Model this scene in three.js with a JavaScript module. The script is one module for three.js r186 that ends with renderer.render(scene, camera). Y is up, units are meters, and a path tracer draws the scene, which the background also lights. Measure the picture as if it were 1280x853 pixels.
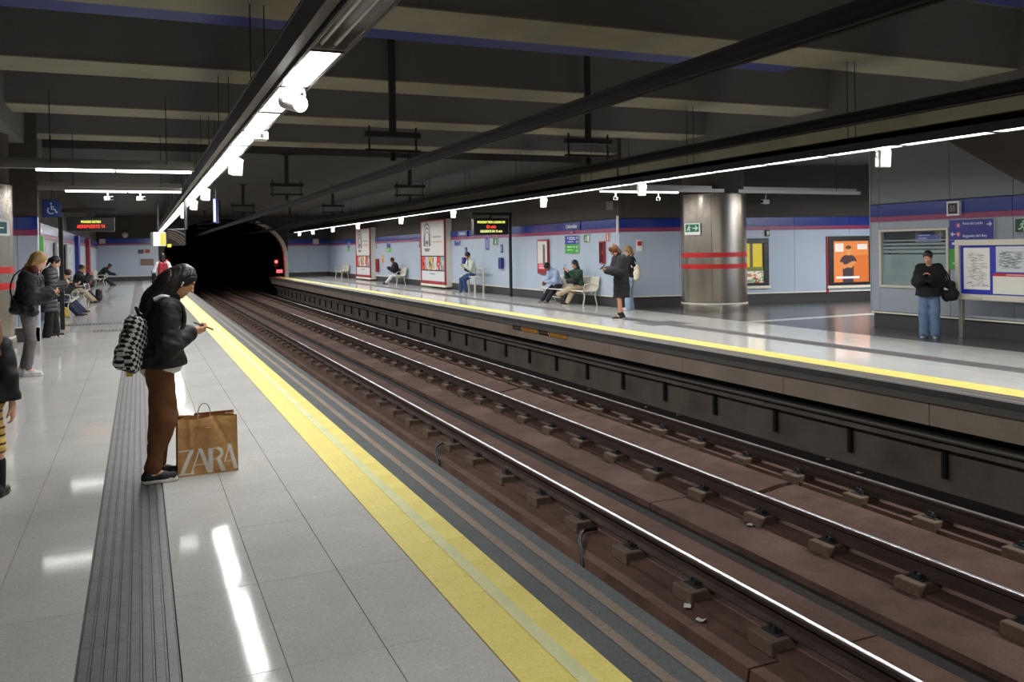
import * as THREE from 'three';
import { RoundedBoxGeometry } from 'three/addons/geometries/RoundedBoxGeometry.js';
import { mergeGeometries } from 'three/addons/utils/BufferGeometryUtils.js';
import { RectAreaLightUniformsLib } from 'three/addons/lights/RectAreaLightUniformsLib.js';

// ---------------------------------------------------------------- camera, exposure
const scene = new THREE.Scene();
scene.background = new THREE.Color(0x000000);
const camera = new THREE.PerspectiveCamera(2 * Math.atan(426.5 / 1068.145) * 180 / Math.PI, 1280 / 853, 0.05, 200);
{
  const yaw = 0.411354, pitch = -0.006755, roll = -0.0162314;
  const f = new THREE.Vector3(Math.sin(yaw) * Math.cos(pitch), Math.sin(pitch), -Math.cos(yaw) * Math.cos(pitch));
  const r = new THREE.Vector3(Math.cos(yaw), 0, Math.sin(yaw));
  const u = new THREE.Vector3().crossVectors(r, f);
  const r2 = r.clone().multiplyScalar(Math.cos(roll)).addScaledVector(u, Math.sin(roll));
  const u2 = u.clone().multiplyScalar(Math.cos(roll)).addScaledVector(r, -Math.sin(roll));
  camera.position.set(0, 1.65, 0);
  camera.quaternion.setFromRotationMatrix(new THREE.Matrix4().makeBasis(r2, u2, f.clone().negate()));
  camera.setViewOffset(1280, 853, 0, 426.5 - 318.417, 1280, 853);   // lens shifted down, verticals stay upright
}
scene.add(camera);
const renderer = new THREE.WebGLRenderer({ antialias: true });
renderer.toneMapping = THREE.LinearToneMapping;
renderer.toneMappingExposure = 1.5;
renderer.shadowMap.enabled = true;
RectAreaLightUniformsLib.init();
const LAMP_L = 30;        // radiance of the fluorescent diffusers
const LAMP_COLOR = new THREE.Color(1.0, 1.0, 0.985);

// ---------------------------------------------------------------- helpers
function mulberry(a) { return () => { a |= 0; a = a + 0x6D2B79F5 | 0; let t = Math.imul(a ^ a >>> 15, 1 | a); t = t + Math.imul(t ^ t >>> 7, 61 | t) ^ t; return ((t ^ t >>> 14) >>> 0) / 4294967296; }; }
const rnd = mulberry(7);
const V = (x, y, z) => new THREE.Vector3(x, y, z);
const taken = {};
function numbered(n) { const k = taken[n] = (taken[n] ?? -1) + 1; return k ? n + '_' + String(k).padStart(3, '0') : n; }
function tag(o, label, category, group, kind) { o.userData.label = label; o.userData.category = category; if (group) o.userData.group = group; if (kind) o.userData.kind = kind; return o; }
function thing(name, label, category, pos = [0, 0, 0], ry = 0, group, kind) {
  const o = new THREE.Group(); o.name = numbered(name); o.position.set(...pos); o.rotation.y = ry; scene.add(o);
  return tag(o, label, category, group, kind);
}
function part(parent, name, geo, mat, label) {
  const m = new THREE.Mesh(geo, mat); m.name = name; m.castShadow = m.receiveShadow = true; parent.add(m);
  if (label) m.userData.label = label;
  return m;
}
const one = (name, label, category, geo, mat, group, kind) => { const m = part(scene, numbered(name), geo, mat); return tag(m, label, category, group, kind); };
function ni(g) { return g.index ? g.toNonIndexed() : g; }
function merge(list) { const l = list.map(ni); for (const g of l) for (const k of Object.keys(g.attributes)) if (!['position', 'normal', 'uv'].includes(k)) g.deleteAttribute(k); return l.length > 1 ? mergeGeometries(l) : l[0]; }
// texture coordinates in metres, by the way each face points
function uvm(g) {
  g = ni(g); const p = g.attributes.position, n = g.attributes.normal, uv = new Float32Array(p.count * 2);
  for (let i = 0; i < p.count; i++) {
    const ax = Math.abs(n.getX(i)), ay = Math.abs(n.getY(i)), az = Math.abs(n.getZ(i));
    let u, v;
    if (ay >= ax && ay >= az) { u = p.getX(i); v = p.getZ(i); } else if (ax >= az) { u = p.getZ(i); v = p.getY(i); } else { u = p.getX(i); v = p.getY(i); }
    uv[2 * i] = u; uv[2 * i + 1] = v;
  }
  g.setAttribute('uv', new THREE.BufferAttribute(uv, 2)); return g;
}
// a box from corner to corner
const bx = (x0, x1, y0, y1, z0, z1) => uvm(new THREE.BoxGeometry(Math.abs(x1 - x0), Math.abs(y1 - y0), Math.abs(z1 - z0)).translate((x0 + x1) / 2, (y0 + y1) / 2, (z0 + z1) / 2));
function rb(x0, x1, y0, y1, z0, z1, r = .01, s = 2) { return uvm(new RoundedBoxGeometry(Math.abs(x1 - x0), Math.abs(y1 - y0), Math.abs(z1 - z0), s, r).translate((x0 + x1) / 2, (y0 + y1) / 2, (z0 + z1) / 2)); }
function bar(a, b, r, seg = 8, r2 = r) {
  const A = V(...a), B = V(...b), d = B.clone().sub(A), g = new THREE.CylinderGeometry(r2, r, d.length(), seg, 1);
  g.applyQuaternion(new THREE.Quaternion().setFromUnitVectors(V(0, 1, 0), d.clone().normalize())); const c = A.add(B).multiplyScalar(.5); return ni(g.translate(c.x, c.y, c.z));
}
function tube(pts, r, seg = 24, rs = 7) { return ni(new THREE.TubeGeometry(new THREE.CatmullRomCurve3(pts.map(p => V(...p))), seg, r, rs, false)); }
// polygon in (x, y) drawn out along z from z0 to z1
function prism(poly, z0, z1) { const s = new THREE.Shape(poly.map(p => new THREE.Vector2(p[0], p[1]))); const g = new THREE.ExtrudeGeometry(s, { depth: Math.abs(z1 - z0), bevelEnabled: false }); g.translate(0, 0, Math.min(z0, z1)); return uvm(g); }
function chamferTile(x0, x1, z0, z1, top, th, c = .004) {   // a slab with bevelled upper edges, 20 triangles
  const y0 = top - th, P = []; const q = (a, b, d, e) => P.push(...a, ...b, ...d, ...a, ...d, ...e);
  const t = [[x0 + c, top, z0 + c], [x0 + c, top, z1 - c], [x1 - c, top, z1 - c], [x1 - c, top, z0 + c]];
  const m = [[x0, top - c, z0], [x0, top - c, z1], [x1, top - c, z1], [x1, top - c, z0]];
  const b = [[x0, y0, z0], [x0, y0, z1], [x1, y0, z1], [x1, y0, z0]];
  q(...t); for (let i = 0; i < 4; i++) { const j = (i + 1) % 4; q(t[i], m[i], m[j], t[j]); q(m[i], b[i], b[j], m[j]); }
  const g = new THREE.BufferGeometry(); g.setAttribute('position', new THREE.BufferAttribute(new Float32Array(P), 3)); g.setAttribute('uv', new THREE.BufferAttribute(new Float32Array(P.length / 3 * 2), 2)); g.computeVertexNormals(); return uvm(g);
}
// ---- procedural textures
function noiseGrid(n, seed) {
  const r = mulberry(seed), t = new Float32Array(n * n); for (let i = 0; i < n * n; i++) t[i] = r();
  const s = x => x * x * (3 - 2 * x);
  return (u, v) => { u = (u - Math.floor(u)) * n; v = (v - Math.floor(v)) * n; const i = Math.floor(u) % n, j = Math.floor(v) % n, a = s(u - Math.floor(u)), b = s(v - Math.floor(v)), I = (i + 1) % n, J = (j + 1) % n; return (t[j * n + i] * (1 - a) + t[j * n + I] * a) * (1 - b) + (t[J * n + i] * (1 - a) + t[J * n + I] * a) * b; };
}
function fbm(seed, base, oct, gain = .5) { const g = []; for (let o = 0; o < oct; o++) g.push(noiseGrid(base << o, seed + o * 17)); return (u, v) => { let s = 0, a = 1, t = 0; for (const f of g) { s += a * f(u, v); t += a; a *= gain; } return s / t; }; }
function tex(size, fn, metres, srgb = true) {
  const d = new Uint8Array(size * size * 4);
  for (let j = 0; j < size; j++) for (let i = 0; i < size; i++) { const c = fn(i / size, j / size), k = (j * size + i) * 4; d[k] = c[0]; d[k + 1] = c[1]; d[k + 2] = c[2]; d[k + 3] = 255; }
  const t = new THREE.DataTexture(d, size, size); t.wrapS = t.wrapT = THREE.RepeatWrapping; t.magFilter = THREE.LinearFilter; t.minFilter = THREE.LinearMipmapLinearFilter; t.generateMipmaps = true;
  if (srgb) t.colorSpace = THREE.SRGBColorSpace; if (metres) t.repeat.set(1 / metres, 1 / metres); t.needsUpdate = true; return t;
}
const cl = x => Math.max(0, Math.min(255, x));
const grey = g => [cl(g), cl(g), cl(g)];
function mottled(size, metres, rgb, coarse, fine, seed, speck = 0, speckAmt = 0) {   // base colour, blotches, grain, specks
  const A = fbm(seed, 4, 5), B = noiseGrid(size / 2, seed + 91), C = noiseGrid(size / 4, seed + 92);
  return tex(size, (u, v) => { const k = (A(u, v) - .5) * coarse + (B(u, v) - .5) * fine; const s = speck && C(u, v) > 1 - speck ? speckAmt : 0; return [cl(rgb[0] + k + s), cl(rgb[1] + k + s), cl(rgb[2] + k + s)]; }, metres);
}
function canvas(w, h, draw) { const c = document.createElement('canvas'); c.width = w; c.height = h; draw(c.getContext('2d'), w, h); const t = new THREE.CanvasTexture(c); t.colorSpace = THREE.SRGBColorSpace; return t; }
const M = (color, roughness = .7, metalness = 0, extra = {}) => new THREE.MeshStandardMaterial({ color, roughness, metalness, ...extra });
const printMat = (t, rough = .5, extra = {}) => new THREE.MeshStandardMaterial({ map: t, roughness: rough, ...extra });
// a printed face: plane w x h, facing +z, centre at p, turned by ry
function face(w, h, p, ry = 0) { const g = new THREE.PlaneGeometry(w, h); g.rotateY(ry); g.translate(...p); return g; }

// ---------------------------------------------------------------- materials
const T = {};
T.floor = mottled(512, 1.3, [188, 187, 183], 16, 20, 11, .12, 14);
T.granite = mottled(512, 1.1, [66, 65, 67], 18, 34, 23, .1, 22);
T.edge = mottled(512, .9, [76, 80, 80], 24, 36, 31, .1, 26);
T.yellow = mottled(256, .8, [232, 215, 118], 20, 16, 41);
T.track = (() => { const A = fbm(51, 4, 6), B = fbm(52, 16, 4), C = noiseGrid(256, 53); return tex(512, (u, v) => { const k = (A(u, v) - .5) * 46 + (B(u, v) - .5) * 26 + (C(u, v) - .5) * 16; return [cl(90 + k), cl(65 + k * .88), cl(54 + k * .84)]; }, 2.6); })();
T.block = (() => { const A = fbm(61, 8, 5), C = noiseGrid(128, 63); return tex(256, (u, v) => { const k = (A(u, v) - .5) * 50 + (C(u, v) - .5) * 24; return [cl(102 + k), cl(86 + k * .9), cl(72 + k * .8)]; }, .7); })();
T.concrete = mottled(512, 3, [150, 145, 130], 34, 14, 71);
T.darkPaint = mottled(512, 3, [122, 121, 122], 14, 10, 81);
T.bumpFine = (() => { const A = fbm(101, 8, 5), B = noiseGrid(256, 102); return tex(512, (u, v) => grey(110 + (A(u, v) - .5) * 120 + (B(u, v) - .5) * 50), 1, false); })();
T.wave = (() => { const A = fbm(111, 4, 3); return tex(256, (u, v) => grey(255 * A(u, v)), 1.6, false); })();
T.brush = (() => { const B = noiseGrid(512, 131), A = fbm(132, 4, 4); return tex(512, (u, v) => grey(80 + 70 * B(u, .5 + Math.floor(v * 4) / 4) + 60 * (A(u, v) - .5)), 1, false); })();
T.weave = (() => { const B = noiseGrid(128, 141); return tex(128, (u, v) => grey(128 + 60 * Math.sin(u * Math.PI * 64) * Math.sin(v * Math.PI * 64) + 60 * (B(u, v) - .5)), .12, false); })();
const bumped = (t, metres) => { const c = t.clone(); c.repeat.set(1 / metres, 1 / metres); c.needsUpdate = true; return c; };

const mat = {
  floor: new THREE.MeshPhysicalMaterial({ map: T.floor, roughness: .07, bumpMap: T.wave, bumpScale: .0005, specularIntensity: .08 }),
  floorFar: new THREE.MeshPhysicalMaterial({ map: T.floor, roughness: .085, bumpMap: T.wave, bumpScale: .0005, specularIntensity: .22 }),
  granite: new THREE.MeshPhysicalMaterial({ map: T.granite, roughness: .24, bumpMap: T.wave, bumpScale: .0004 }),
  joint: M(0x74736f, .9),
  tactile: new THREE.MeshStandardMaterial({ map: mottled(256, 1, [98, 95, 97], 20, 24, 33), roughness: .48 }),
  edge: new THREE.MeshStandardMaterial({ map: T.edge, roughness: .5 }),
  edgeStrip: new THREE.MeshStandardMaterial({ map: mottled(256, .9, [130, 114, 100], 24, 26, 35), roughness: .6 }),
  yellow: new THREE.MeshStandardMaterial({ map: T.yellow, roughness: .5 }),
  paleStripe: new THREE.MeshStandardMaterial({ map: mottled(256, .7, [214, 214, 160], 26, 18, 43), roughness: .55 }),
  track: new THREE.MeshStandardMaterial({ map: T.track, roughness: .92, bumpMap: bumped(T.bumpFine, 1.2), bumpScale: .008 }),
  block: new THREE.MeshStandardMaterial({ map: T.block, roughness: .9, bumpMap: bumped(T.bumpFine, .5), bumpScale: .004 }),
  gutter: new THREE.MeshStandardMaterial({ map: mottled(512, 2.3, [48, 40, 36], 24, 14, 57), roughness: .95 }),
  railTop: M(0xe4e4e8, .3, 1),
  railSide: new THREE.MeshStandardMaterial({ map: mottled(256, .8, [70, 54, 46], 30, 20, 59), roughness: .7, metalness: .25 }),
  iron: M(0x323235, .7, .2),
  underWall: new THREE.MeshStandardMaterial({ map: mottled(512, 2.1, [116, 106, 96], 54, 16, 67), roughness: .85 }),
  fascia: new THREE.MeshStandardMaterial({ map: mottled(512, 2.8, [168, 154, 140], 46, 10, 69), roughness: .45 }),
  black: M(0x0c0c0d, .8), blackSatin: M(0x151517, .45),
  soffit: new THREE.MeshStandardMaterial({ map: T.concrete, roughness: .9 }),
  darkPaint: new THREE.MeshStandardMaterial({ map: T.darkPaint, roughness: .85 }),
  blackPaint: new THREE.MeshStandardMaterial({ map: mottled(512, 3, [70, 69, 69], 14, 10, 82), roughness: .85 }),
  kioskPanel: new THREE.MeshPhysicalMaterial({ map: mottled(256, 2, [160, 168, 180], 6, 6, 87), roughness: .36 }),
  upperPanel: new THREE.MeshPhysicalMaterial({ map: mottled(256, 2, [126, 131, 137], 6, 6, 86), roughness: .4 }),
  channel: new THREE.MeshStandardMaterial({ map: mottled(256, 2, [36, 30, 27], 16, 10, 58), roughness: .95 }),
  darkWall: new THREE.MeshStandardMaterial({ map: mottled(512, 3, [80, 75, 70], 14, 10, 83), roughness: .85 }),
  bluePaint: M(0x1c2d86, .6),
  panel: new THREE.MeshPhysicalMaterial({ map: mottled(256, 2, [178, 191, 208], 6, 6, 85), roughness: .34 }),
  blueBand: new THREE.MeshPhysicalMaterial({ color: 0x22388f, roughness: .22 }),
  magentaBand: new THREE.MeshPhysicalMaterial({ color: 0x963a63, roughness: .3 }),
  trim: M(0xe9e6d2, .4),
  plinth: M(0x3d3c3f, .45),
  steel: new THREE.MeshPhysicalMaterial({ color: 0xb2a99d, metalness: .95, roughness: .27, bumpMap: bumped(T.brush, .5), bumpScale: .0006 }),
  alu: M(0xb9b6ae, .35, .85), aluPaint: M(0xcfcabd, .45, .1),
  red: M(0xc01f22, .4), redFrame: M(0x9c2631, .4),
  white: M(0xe8e6e4, .45), offWhite: M(0xd9d5cb, .5),
  trough: M(0x55545a, .5, .4), troughDark: M(0x35343a, .6, .2),
  lampOn: new THREE.MeshStandardMaterial({ color: 0xffffff, emissive: LAMP_COLOR, emissiveIntensity: 4, roughness: .4 }),
  lampOff: M(0xc9c7c2, .25, 0), reflector: M(0xb7b4b0, .25, .85),
  glass: new THREE.MeshPhysicalMaterial({ color: 0xffffff, transmission: 1, thickness: 0, roughness: .03, ior: 1.5 }),
};
// ================================================================ the setting
const ZF = -60, ZN = 5;                       // far end wall, wall behind the camera
const YC = 5.1, YB = 4.2;                     // ceiling slab, beam soffits
const EL = 2.07, ER = 8.09;                   // platform edges
const RAILS = [2.83, 4.27, 6.014, 7.45];

// ---- near platform: slabs, grooved strip, yellow tactile tiles, edge
{
  const p = thing('platform_left', 'near platform floor of pale grey polished slabs', 'floor', [0, 0, 0], 0, null, 'structure');
  part(p, 'bed', merge([bx(-5.2, EL - .02, -.16, -.012, -21, ZN), bx(-2.5, EL - .02, -.16, -.012, ZF, -21)]), mat.joint);
  const cols = []; for (let x = -.262; x > -2.3; x -= .4) cols.push([x - .4, x]); cols.push([.125, .514], [.514, .912], [.912, 1.3]);
  const far = [];
  for (const [a, b] of cols) {
    for (let k = -7; k < 61; k++) {
      const z1 = -3.47 - .946 * k, z0 = Math.max(z1 - .946, ZF); if (z1 < ZF + .05) continue;
      const a2 = Math.max(a, z0 < -20.9 ? -2.3 : -5), dy = (rnd() - .5) * .0006;
      const g = chamferTile(a2 + .0012, b - .0012, z0 + .0012, z1 - .0012, dy, .03, .0015);
      if (z1 > -17 && z1 < 1.5) part(p, 'floor_slab', g, mat.floor); else far.push(g);
    }
  }
  for (let k = -7; k < 19; k++) for (let c = 0; c < 7; c++) { const z1 = -3.47 - .946 * k, x1 = -2.262 - .4 * c; if (z1 - .946 < -19.6) continue; far.push(chamferTile(x1 - .3988, x1 - .0012, z1 - .9448, z1 - .0012, 0, .03, .0015)); }
  const st = part(p, 'floor_slab', merge(far), mat.floor); st.userData.kind = 'stuff';
  // grooved guidance strip, one tile every 0.4 m
  const prof = []; const x0 = -.258, x1 = .121, n = 8, pw = (x1 - x0) / n;
  prof.push([x0, -.03], [x0, -.006]); for (let i = 0; i < n; i++) { const a = x0 + i * pw; prof.push([a + .004, -.006], [a + .007, .0025], [a + pw - .007, .0025], [a + pw - .004, -.006]); } prof.push([x1, -.006], [x1, -.03]);
  const tg = prism(prof, -.398, 0), farT = [];
  for (let k = 0; k < 156; k++) { const z = 2 - k * .4; if (z < ZF + .4) break; if (z > -17) { const m = part(p, 'grooved_tile', tg, mat.tactile); m.position.z = z; } else farT.push(tg.clone().translate(0, 0, z)); }
  part(p, 'grooved_tile', merge(farT), mat.tactile).userData.kind = 'stuff';
  // yellow tactile tiles with rows of small domes
  const domes = []; for (let i = 0; i < 8; i++) for (let j = 0; j < 8; j++) { const d = new THREE.SphereGeometry(.022, 5, 2, 0, Math.PI * 2, 0, .5); d.translate(1.3 + .024 + i * .0485, -.0164, -.026 - j * .0485); domes.push(d); }
  const yt = merge([chamferTile(1.3008, 1.685, -.3835, -.0008, .003, .03, .002), ...domes.map(uvm)]);
  const yp = chamferTile(1.3008, 1.685, -.3835, -.0008, .003, .03, .002), farY = [];
  for (let k = 0; k < 164; k++) { const z = -3.06 + .3845 * 12 - k * .3845; if (z < ZF + .4) break; if (z > -14) part(p, 'tactile_tile', z > -8.5 ? yt : yp, mat.yellow).position.z = z; else farY.push(yp.clone().translate(0, 0, z)); }
  part(p, 'tactile_tile', merge(farY), mat.yellow).userData.kind = 'stuff';
  const ps = []; let z = ZN; while (z > ZF) { const l = 2 + rnd() * 3; ps.push(bx(1.497 + (rnd() - .5) * .003, 1.566 + (rnd() - .5) * .003, .002, .0062, Math.max(z - l + .01 * rnd(), ZF), z)); z -= l; }
  part(p, 'painted_line', merge(ps), mat.paleStripe, 'pale line along the yellow tiles');
  part(p, 'edge_stone', merge([bx(1.686, EL, -.09, .0, ZF, ZN)]), mat.edge);
  for (const [a, b] of [[1.79, 1.842], [1.935, 1.99]]) part(p, 'anti_slip_strip', bx(a, b, -.01, .0022, ZF, ZN), mat.edgeStrip);
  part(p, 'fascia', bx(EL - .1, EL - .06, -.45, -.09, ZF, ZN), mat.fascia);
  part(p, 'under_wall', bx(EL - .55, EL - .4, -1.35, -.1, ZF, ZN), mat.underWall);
}
// ---- platform across the tracks
{
  const p = thing('platform_right', 'far platform floor of pale slabs with a dark guide strip', 'floor', [0, 0, 0], 0, null, 'structure');
  part(p, 'bed', merge([bx(ER + .02, 12.2, -.16, -.012, ZF, ZN), bx(12.2, 20.5, -.16, -.012, -21.5, ZN)]), mat.joint);
  const cut = (x0, x1, z0, z1, m, name) => part(p, name, chamferTile(x0 + .0012, x1 - .0012, z0 + .0012, z1 - .0012, 0, .03, .0015), m);
  const farL = [], farD = [];
  const put = (a, b, z0, z1, dark) => { const near = z1 > -19 && z0 < -4 && !dark; if (near) cut(a, b, z0, z1, mat.floorFar, 'floor_slab'); else (dark ? farD : farL).push(chamferTile(a + .0012, b - .0012, z0 + .0012, z1 - .0012, 0, .03, .0015)); };
  for (let k = 0; k < 69; k++) {
    const z1 = ZN - .946 * k, z0 = Math.max(z1 - .946, ZF);
    for (const [a, b] of [[8.862, 9.25], [9.25, 9.65], [9.65, 10.045], [10.425, 10.8], [10.8, 11.18], [11.18, 11.56], [11.56, 11.93]]) put(a, b, z0, z1, false);
    put(11.93, 12.2, z0, z1, true);
  }
  for (let k = 0; k < 28; k++) for (let c = 0; c < 21; c++) { const z1 = ZN - .946 * k, z0 = z1 - .946; put(12.2 + c * .4, 12.6 + c * .4, z0, z1, true); }
  part(p, 'floor_slab', merge(farL), mat.floorFar).userData.kind = 'stuff';
  part(p, 'dark_slab', merge(farD), mat.granite, 'dark granite paving by the concourse').userData.kind = 'stuff';
  part(p, 'pale_line', prism([[12.0, 0], [18.8, 0], [18.8, .0001], [12.0, .0001]], 0, .01), mat.floorFar).visible = false;
  p.remove(p.children[p.children.length - 1]);
  const pl = bx(0, 8, -.001, .0025, -.15, .15); pl.rotateY(.03); pl.translate(11.95, 0, -14.75); part(p, 'pale_line', pl, mat.floorFar, 'pale line across the dark paving');
  // dark guide strip with its branch to the column
  part(p, 'guide_strip', merge([bx(10.045, 10.425, -.03, .002, ZF, -15.9), bx(10.045, 10.425, -.03, .002, -15.1, ZN), bx(9.75, 10.75, -.03, .0022, -15.9, -15.1)]), mat.tactile);
  const farY = [], yp = chamferTile(8.477, 8.861, -.3835, -.0008, .003, .03, .002);
  for (let k = 0; k < 170; k++) { const z = ZN - k * .3845; if (z < ZF + .4) break; if (z < -4.5 && z > -22) part(p, 'tactile_tile', yp, mat.yellow).position.z = z; else farY.push(yp.clone().translate(0, 0, z)); }
  part(p, 'tactile_tile', merge(farY), mat.yellow).userData.kind = 'stuff';
  part(p, 'edge_stone', bx(ER, 8.476, -.07, 0, ZF, ZN), mat.edge);
  for (const [a, b] of [[8.17, 8.225], [8.32, 8.37]]) part(p, 'anti_slip_strip', bx(a, b, -.01, .0022, ZF, ZN), mat.edgeStrip);
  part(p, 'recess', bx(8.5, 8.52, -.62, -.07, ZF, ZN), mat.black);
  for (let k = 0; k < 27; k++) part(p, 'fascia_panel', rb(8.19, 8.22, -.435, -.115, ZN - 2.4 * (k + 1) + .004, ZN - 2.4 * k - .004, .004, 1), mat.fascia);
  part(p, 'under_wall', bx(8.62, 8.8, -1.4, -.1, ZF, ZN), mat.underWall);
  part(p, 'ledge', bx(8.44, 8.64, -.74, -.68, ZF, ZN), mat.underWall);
  part(p, 'cable_pipe', bar([8.42, -.62, ZF], [8.42, -.62, ZN], .034, 10), M(0x6f6a64, .5, .3));
  for (let k = 0; k < 44; k++) { const z = 3 - k * 1.45; part(p, 'bracket', merge([bx(8.56, 8.62, -1.12, -.66, z - .014, z + .014), bx(8.56, 8.62, -1.12, -.66, z + .03, z + .042), bx(8.38, 8.62, -.665, -.65, z - .02, z + .02)]), mat.iron); }
}
// ---- track bed
{
  const p = thing('track_bed', 'rust-brown concrete track bed with raised rail blocks between the platforms', 'track bed', [0, 0, 0], 0, null, 'structure');
  const YT = -1.27, zs = [ZF - 25, -44.6, -32.1, -24.2, -16.1, -8.24, -.4, ZN];
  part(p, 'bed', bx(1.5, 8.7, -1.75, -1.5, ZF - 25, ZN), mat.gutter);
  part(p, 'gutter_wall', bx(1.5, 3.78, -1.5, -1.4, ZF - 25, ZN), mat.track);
  for (let i = 0; i < zs.length - 1; i++) {
    const a = zs[i] + .012, b = zs[i + 1] - .012;
    part(p, 'bed_slab', prism([[3.76, -1.5], [3.8, YT], [4.985, YT], [4.985, -1.5]], a + 3.5, b + 3.5 > ZN ? ZN : b + 3.5), mat.track);
    part(p, 'bed_slab', prism([[5.25, -1.5], [5.25, YT + .02], [6.33, YT + .02], [6.36, -1.5]], a, b), mat.track);
    const c = zs[i] + .35, d = zs[i + 1] + .24; part(p, 'bed_kerb', prism([[6.3, -1.5], [6.4, YT + .015], [6.86, -1.185], [7.02, -1.175], [7.04, -1.5]], c, Math.min(d, ZN)), mat.track);
  }
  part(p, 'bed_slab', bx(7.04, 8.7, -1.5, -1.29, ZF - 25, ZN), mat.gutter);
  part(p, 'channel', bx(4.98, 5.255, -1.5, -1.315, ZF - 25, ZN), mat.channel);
  part(p, 'rail_plinth', merge([bx(4.06, 4.5, -1.3, -1.232, ZF - 25, ZN), bx(5.83, 6.2, -1.28, -1.225, ZF - 25, ZN), bx(7.26, 7.64, -1.3, -1.225, ZF - 25, ZN)]), mat.track);
  const blk = merge([rb(-.235, .235, -.125, -.006, -.135, .135, .018, 1)]);
  const clip = merge([bx(-.15, .15, -.012, .002, -.085, .085), ...[-1, 1].flatMap(s => [bx(s * .09 - .03, s * .09 + .03, 0, .022, -.05, .05), bar([s * .105, 0, -.03], [s * .105, .05, -.03], .013, 6), bar([s * .125, 0, .035], [s * .125, .045, .035], .012, 6), tube([[s * .085, .01, -.05], [s * .11, .04, -.03], [s * .09, .045, 0], [s * .12, .04, .03], [s * .09, .012, .05]], .008, 8, 4)])]);
  const farB = [];
  RAILS.forEach((x, r) => {
    for (let k = 0; k < 67; k++) {
      const z = -5.02 + 3 * .98 - k * .98 + [0, .1, -.18, -.25][r] + (rnd() - .5) * .04; if (z > 1.5) continue;
      if (z > -32 && r > 0) { const m = part(p, 'rail_block', blk, mat.block); m.position.set(x, -1.15, z); m.rotation.y = (rnd() - .5) * .05; const c = part(m, 'rail_clip', clip, mat.iron); }
      else farB.push(blk.clone().translate(x, -1.15, z));
    }
  });
  part(p, 'rail_block', merge(farB), mat.block).userData.kind = 'stuff';
}
// rails, each a thing of its own
{
  const prof = [[-.07, -.15], [.07, -.15], [.07, -.138], [.012, -.118], [.009, -.05], [.035, -.04], [.036, -.01], [.026, -.002], [-.026, -.002], [-.036, -.01], [-.035, -.04], [-.009, -.05], [-.012, -.118], [-.07, -.138]];
  const head = [[-.02, -.012], [.02, -.012], [.02, -.001], [.014, 0], [-.014, 0], [-.02, -.001]];
  const lab = ['steel rail hidden below the near platform edge', 'steel rail nearest the yellow platform edge, brightest polished top', 'steel rail in the middle of the track bed', 'steel rail closest to the far platform wall'];
  RAILS.forEach((x, i) => { const t = thing('rail', lab[i], 'rail', [x, -1.0, 0], 0, 'rails'); part(t, 'rail_body', prism(prof, ZF - 25, ZN), mat.railSide); part(t, 'rail_head', prism(head, ZF - 25, ZN), mat.railTop, 'polished running surface'); });
}
// ---- ceiling with cross beams
{
  const c = thing('ceiling', 'dark coffered station ceiling with pale-bottomed cross beams', 'ceiling', [0, 0, 0], 0, null, 'structure');
  part(c, 'slab', bx(-5.4, 20.8, YC, YC + .3, ZF - .3, ZN), mat.darkPaint);
  for (let k = -3; k < 4; k++) {
    const z = -9.13 - 3.83 * k; if (z > ZN - .6) continue;
    part(c, 'beam', bx(-2.6, 12.6, YB + .02, YC, z - .47, z + .47), mat.darkPaint);
    part(c, 'beam_soffit', bx(-2.0, 12.05, YB, YB + .02, z - .48, z + .48), mat.soffit);
  }
  part(c, 'blue_channel', bx(-3, 8.8, YB + .02, YB + .12, -10.1, -9.62), mat.bluePaint, 'blue painted channel beside a beam');
  part(c, 'blue_channel', bx(4, 12, YB + .02, YB + .12, -6.4, -5.8), mat.bluePaint);
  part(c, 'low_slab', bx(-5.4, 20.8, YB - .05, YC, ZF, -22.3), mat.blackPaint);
  // side girders along the platforms
  part(c, 'girder', bx(-2.75, -2.0, 3.85, YC, -22.3, ZN), mat.darkPaint);
  part(c, 'girder', bx(12.05, 12.75, 3.62, YC, -22.3, ZN), mat.darkPaint);
  part(c, 'girder_lip', bx(11.98, 12.8, 3.55, 3.86, -22.3, ZN), mat.soffit);
  part(c, 'side_slab', bx(-5.4, -2.75, 3.5, 3.7, -22.3, ZN), mat.darkPaint);
  part(c, 'side_slab', bx(12.75, 20.8, 3.9, 4.1, -22.3, ZN), mat.darkPaint);
}
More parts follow.
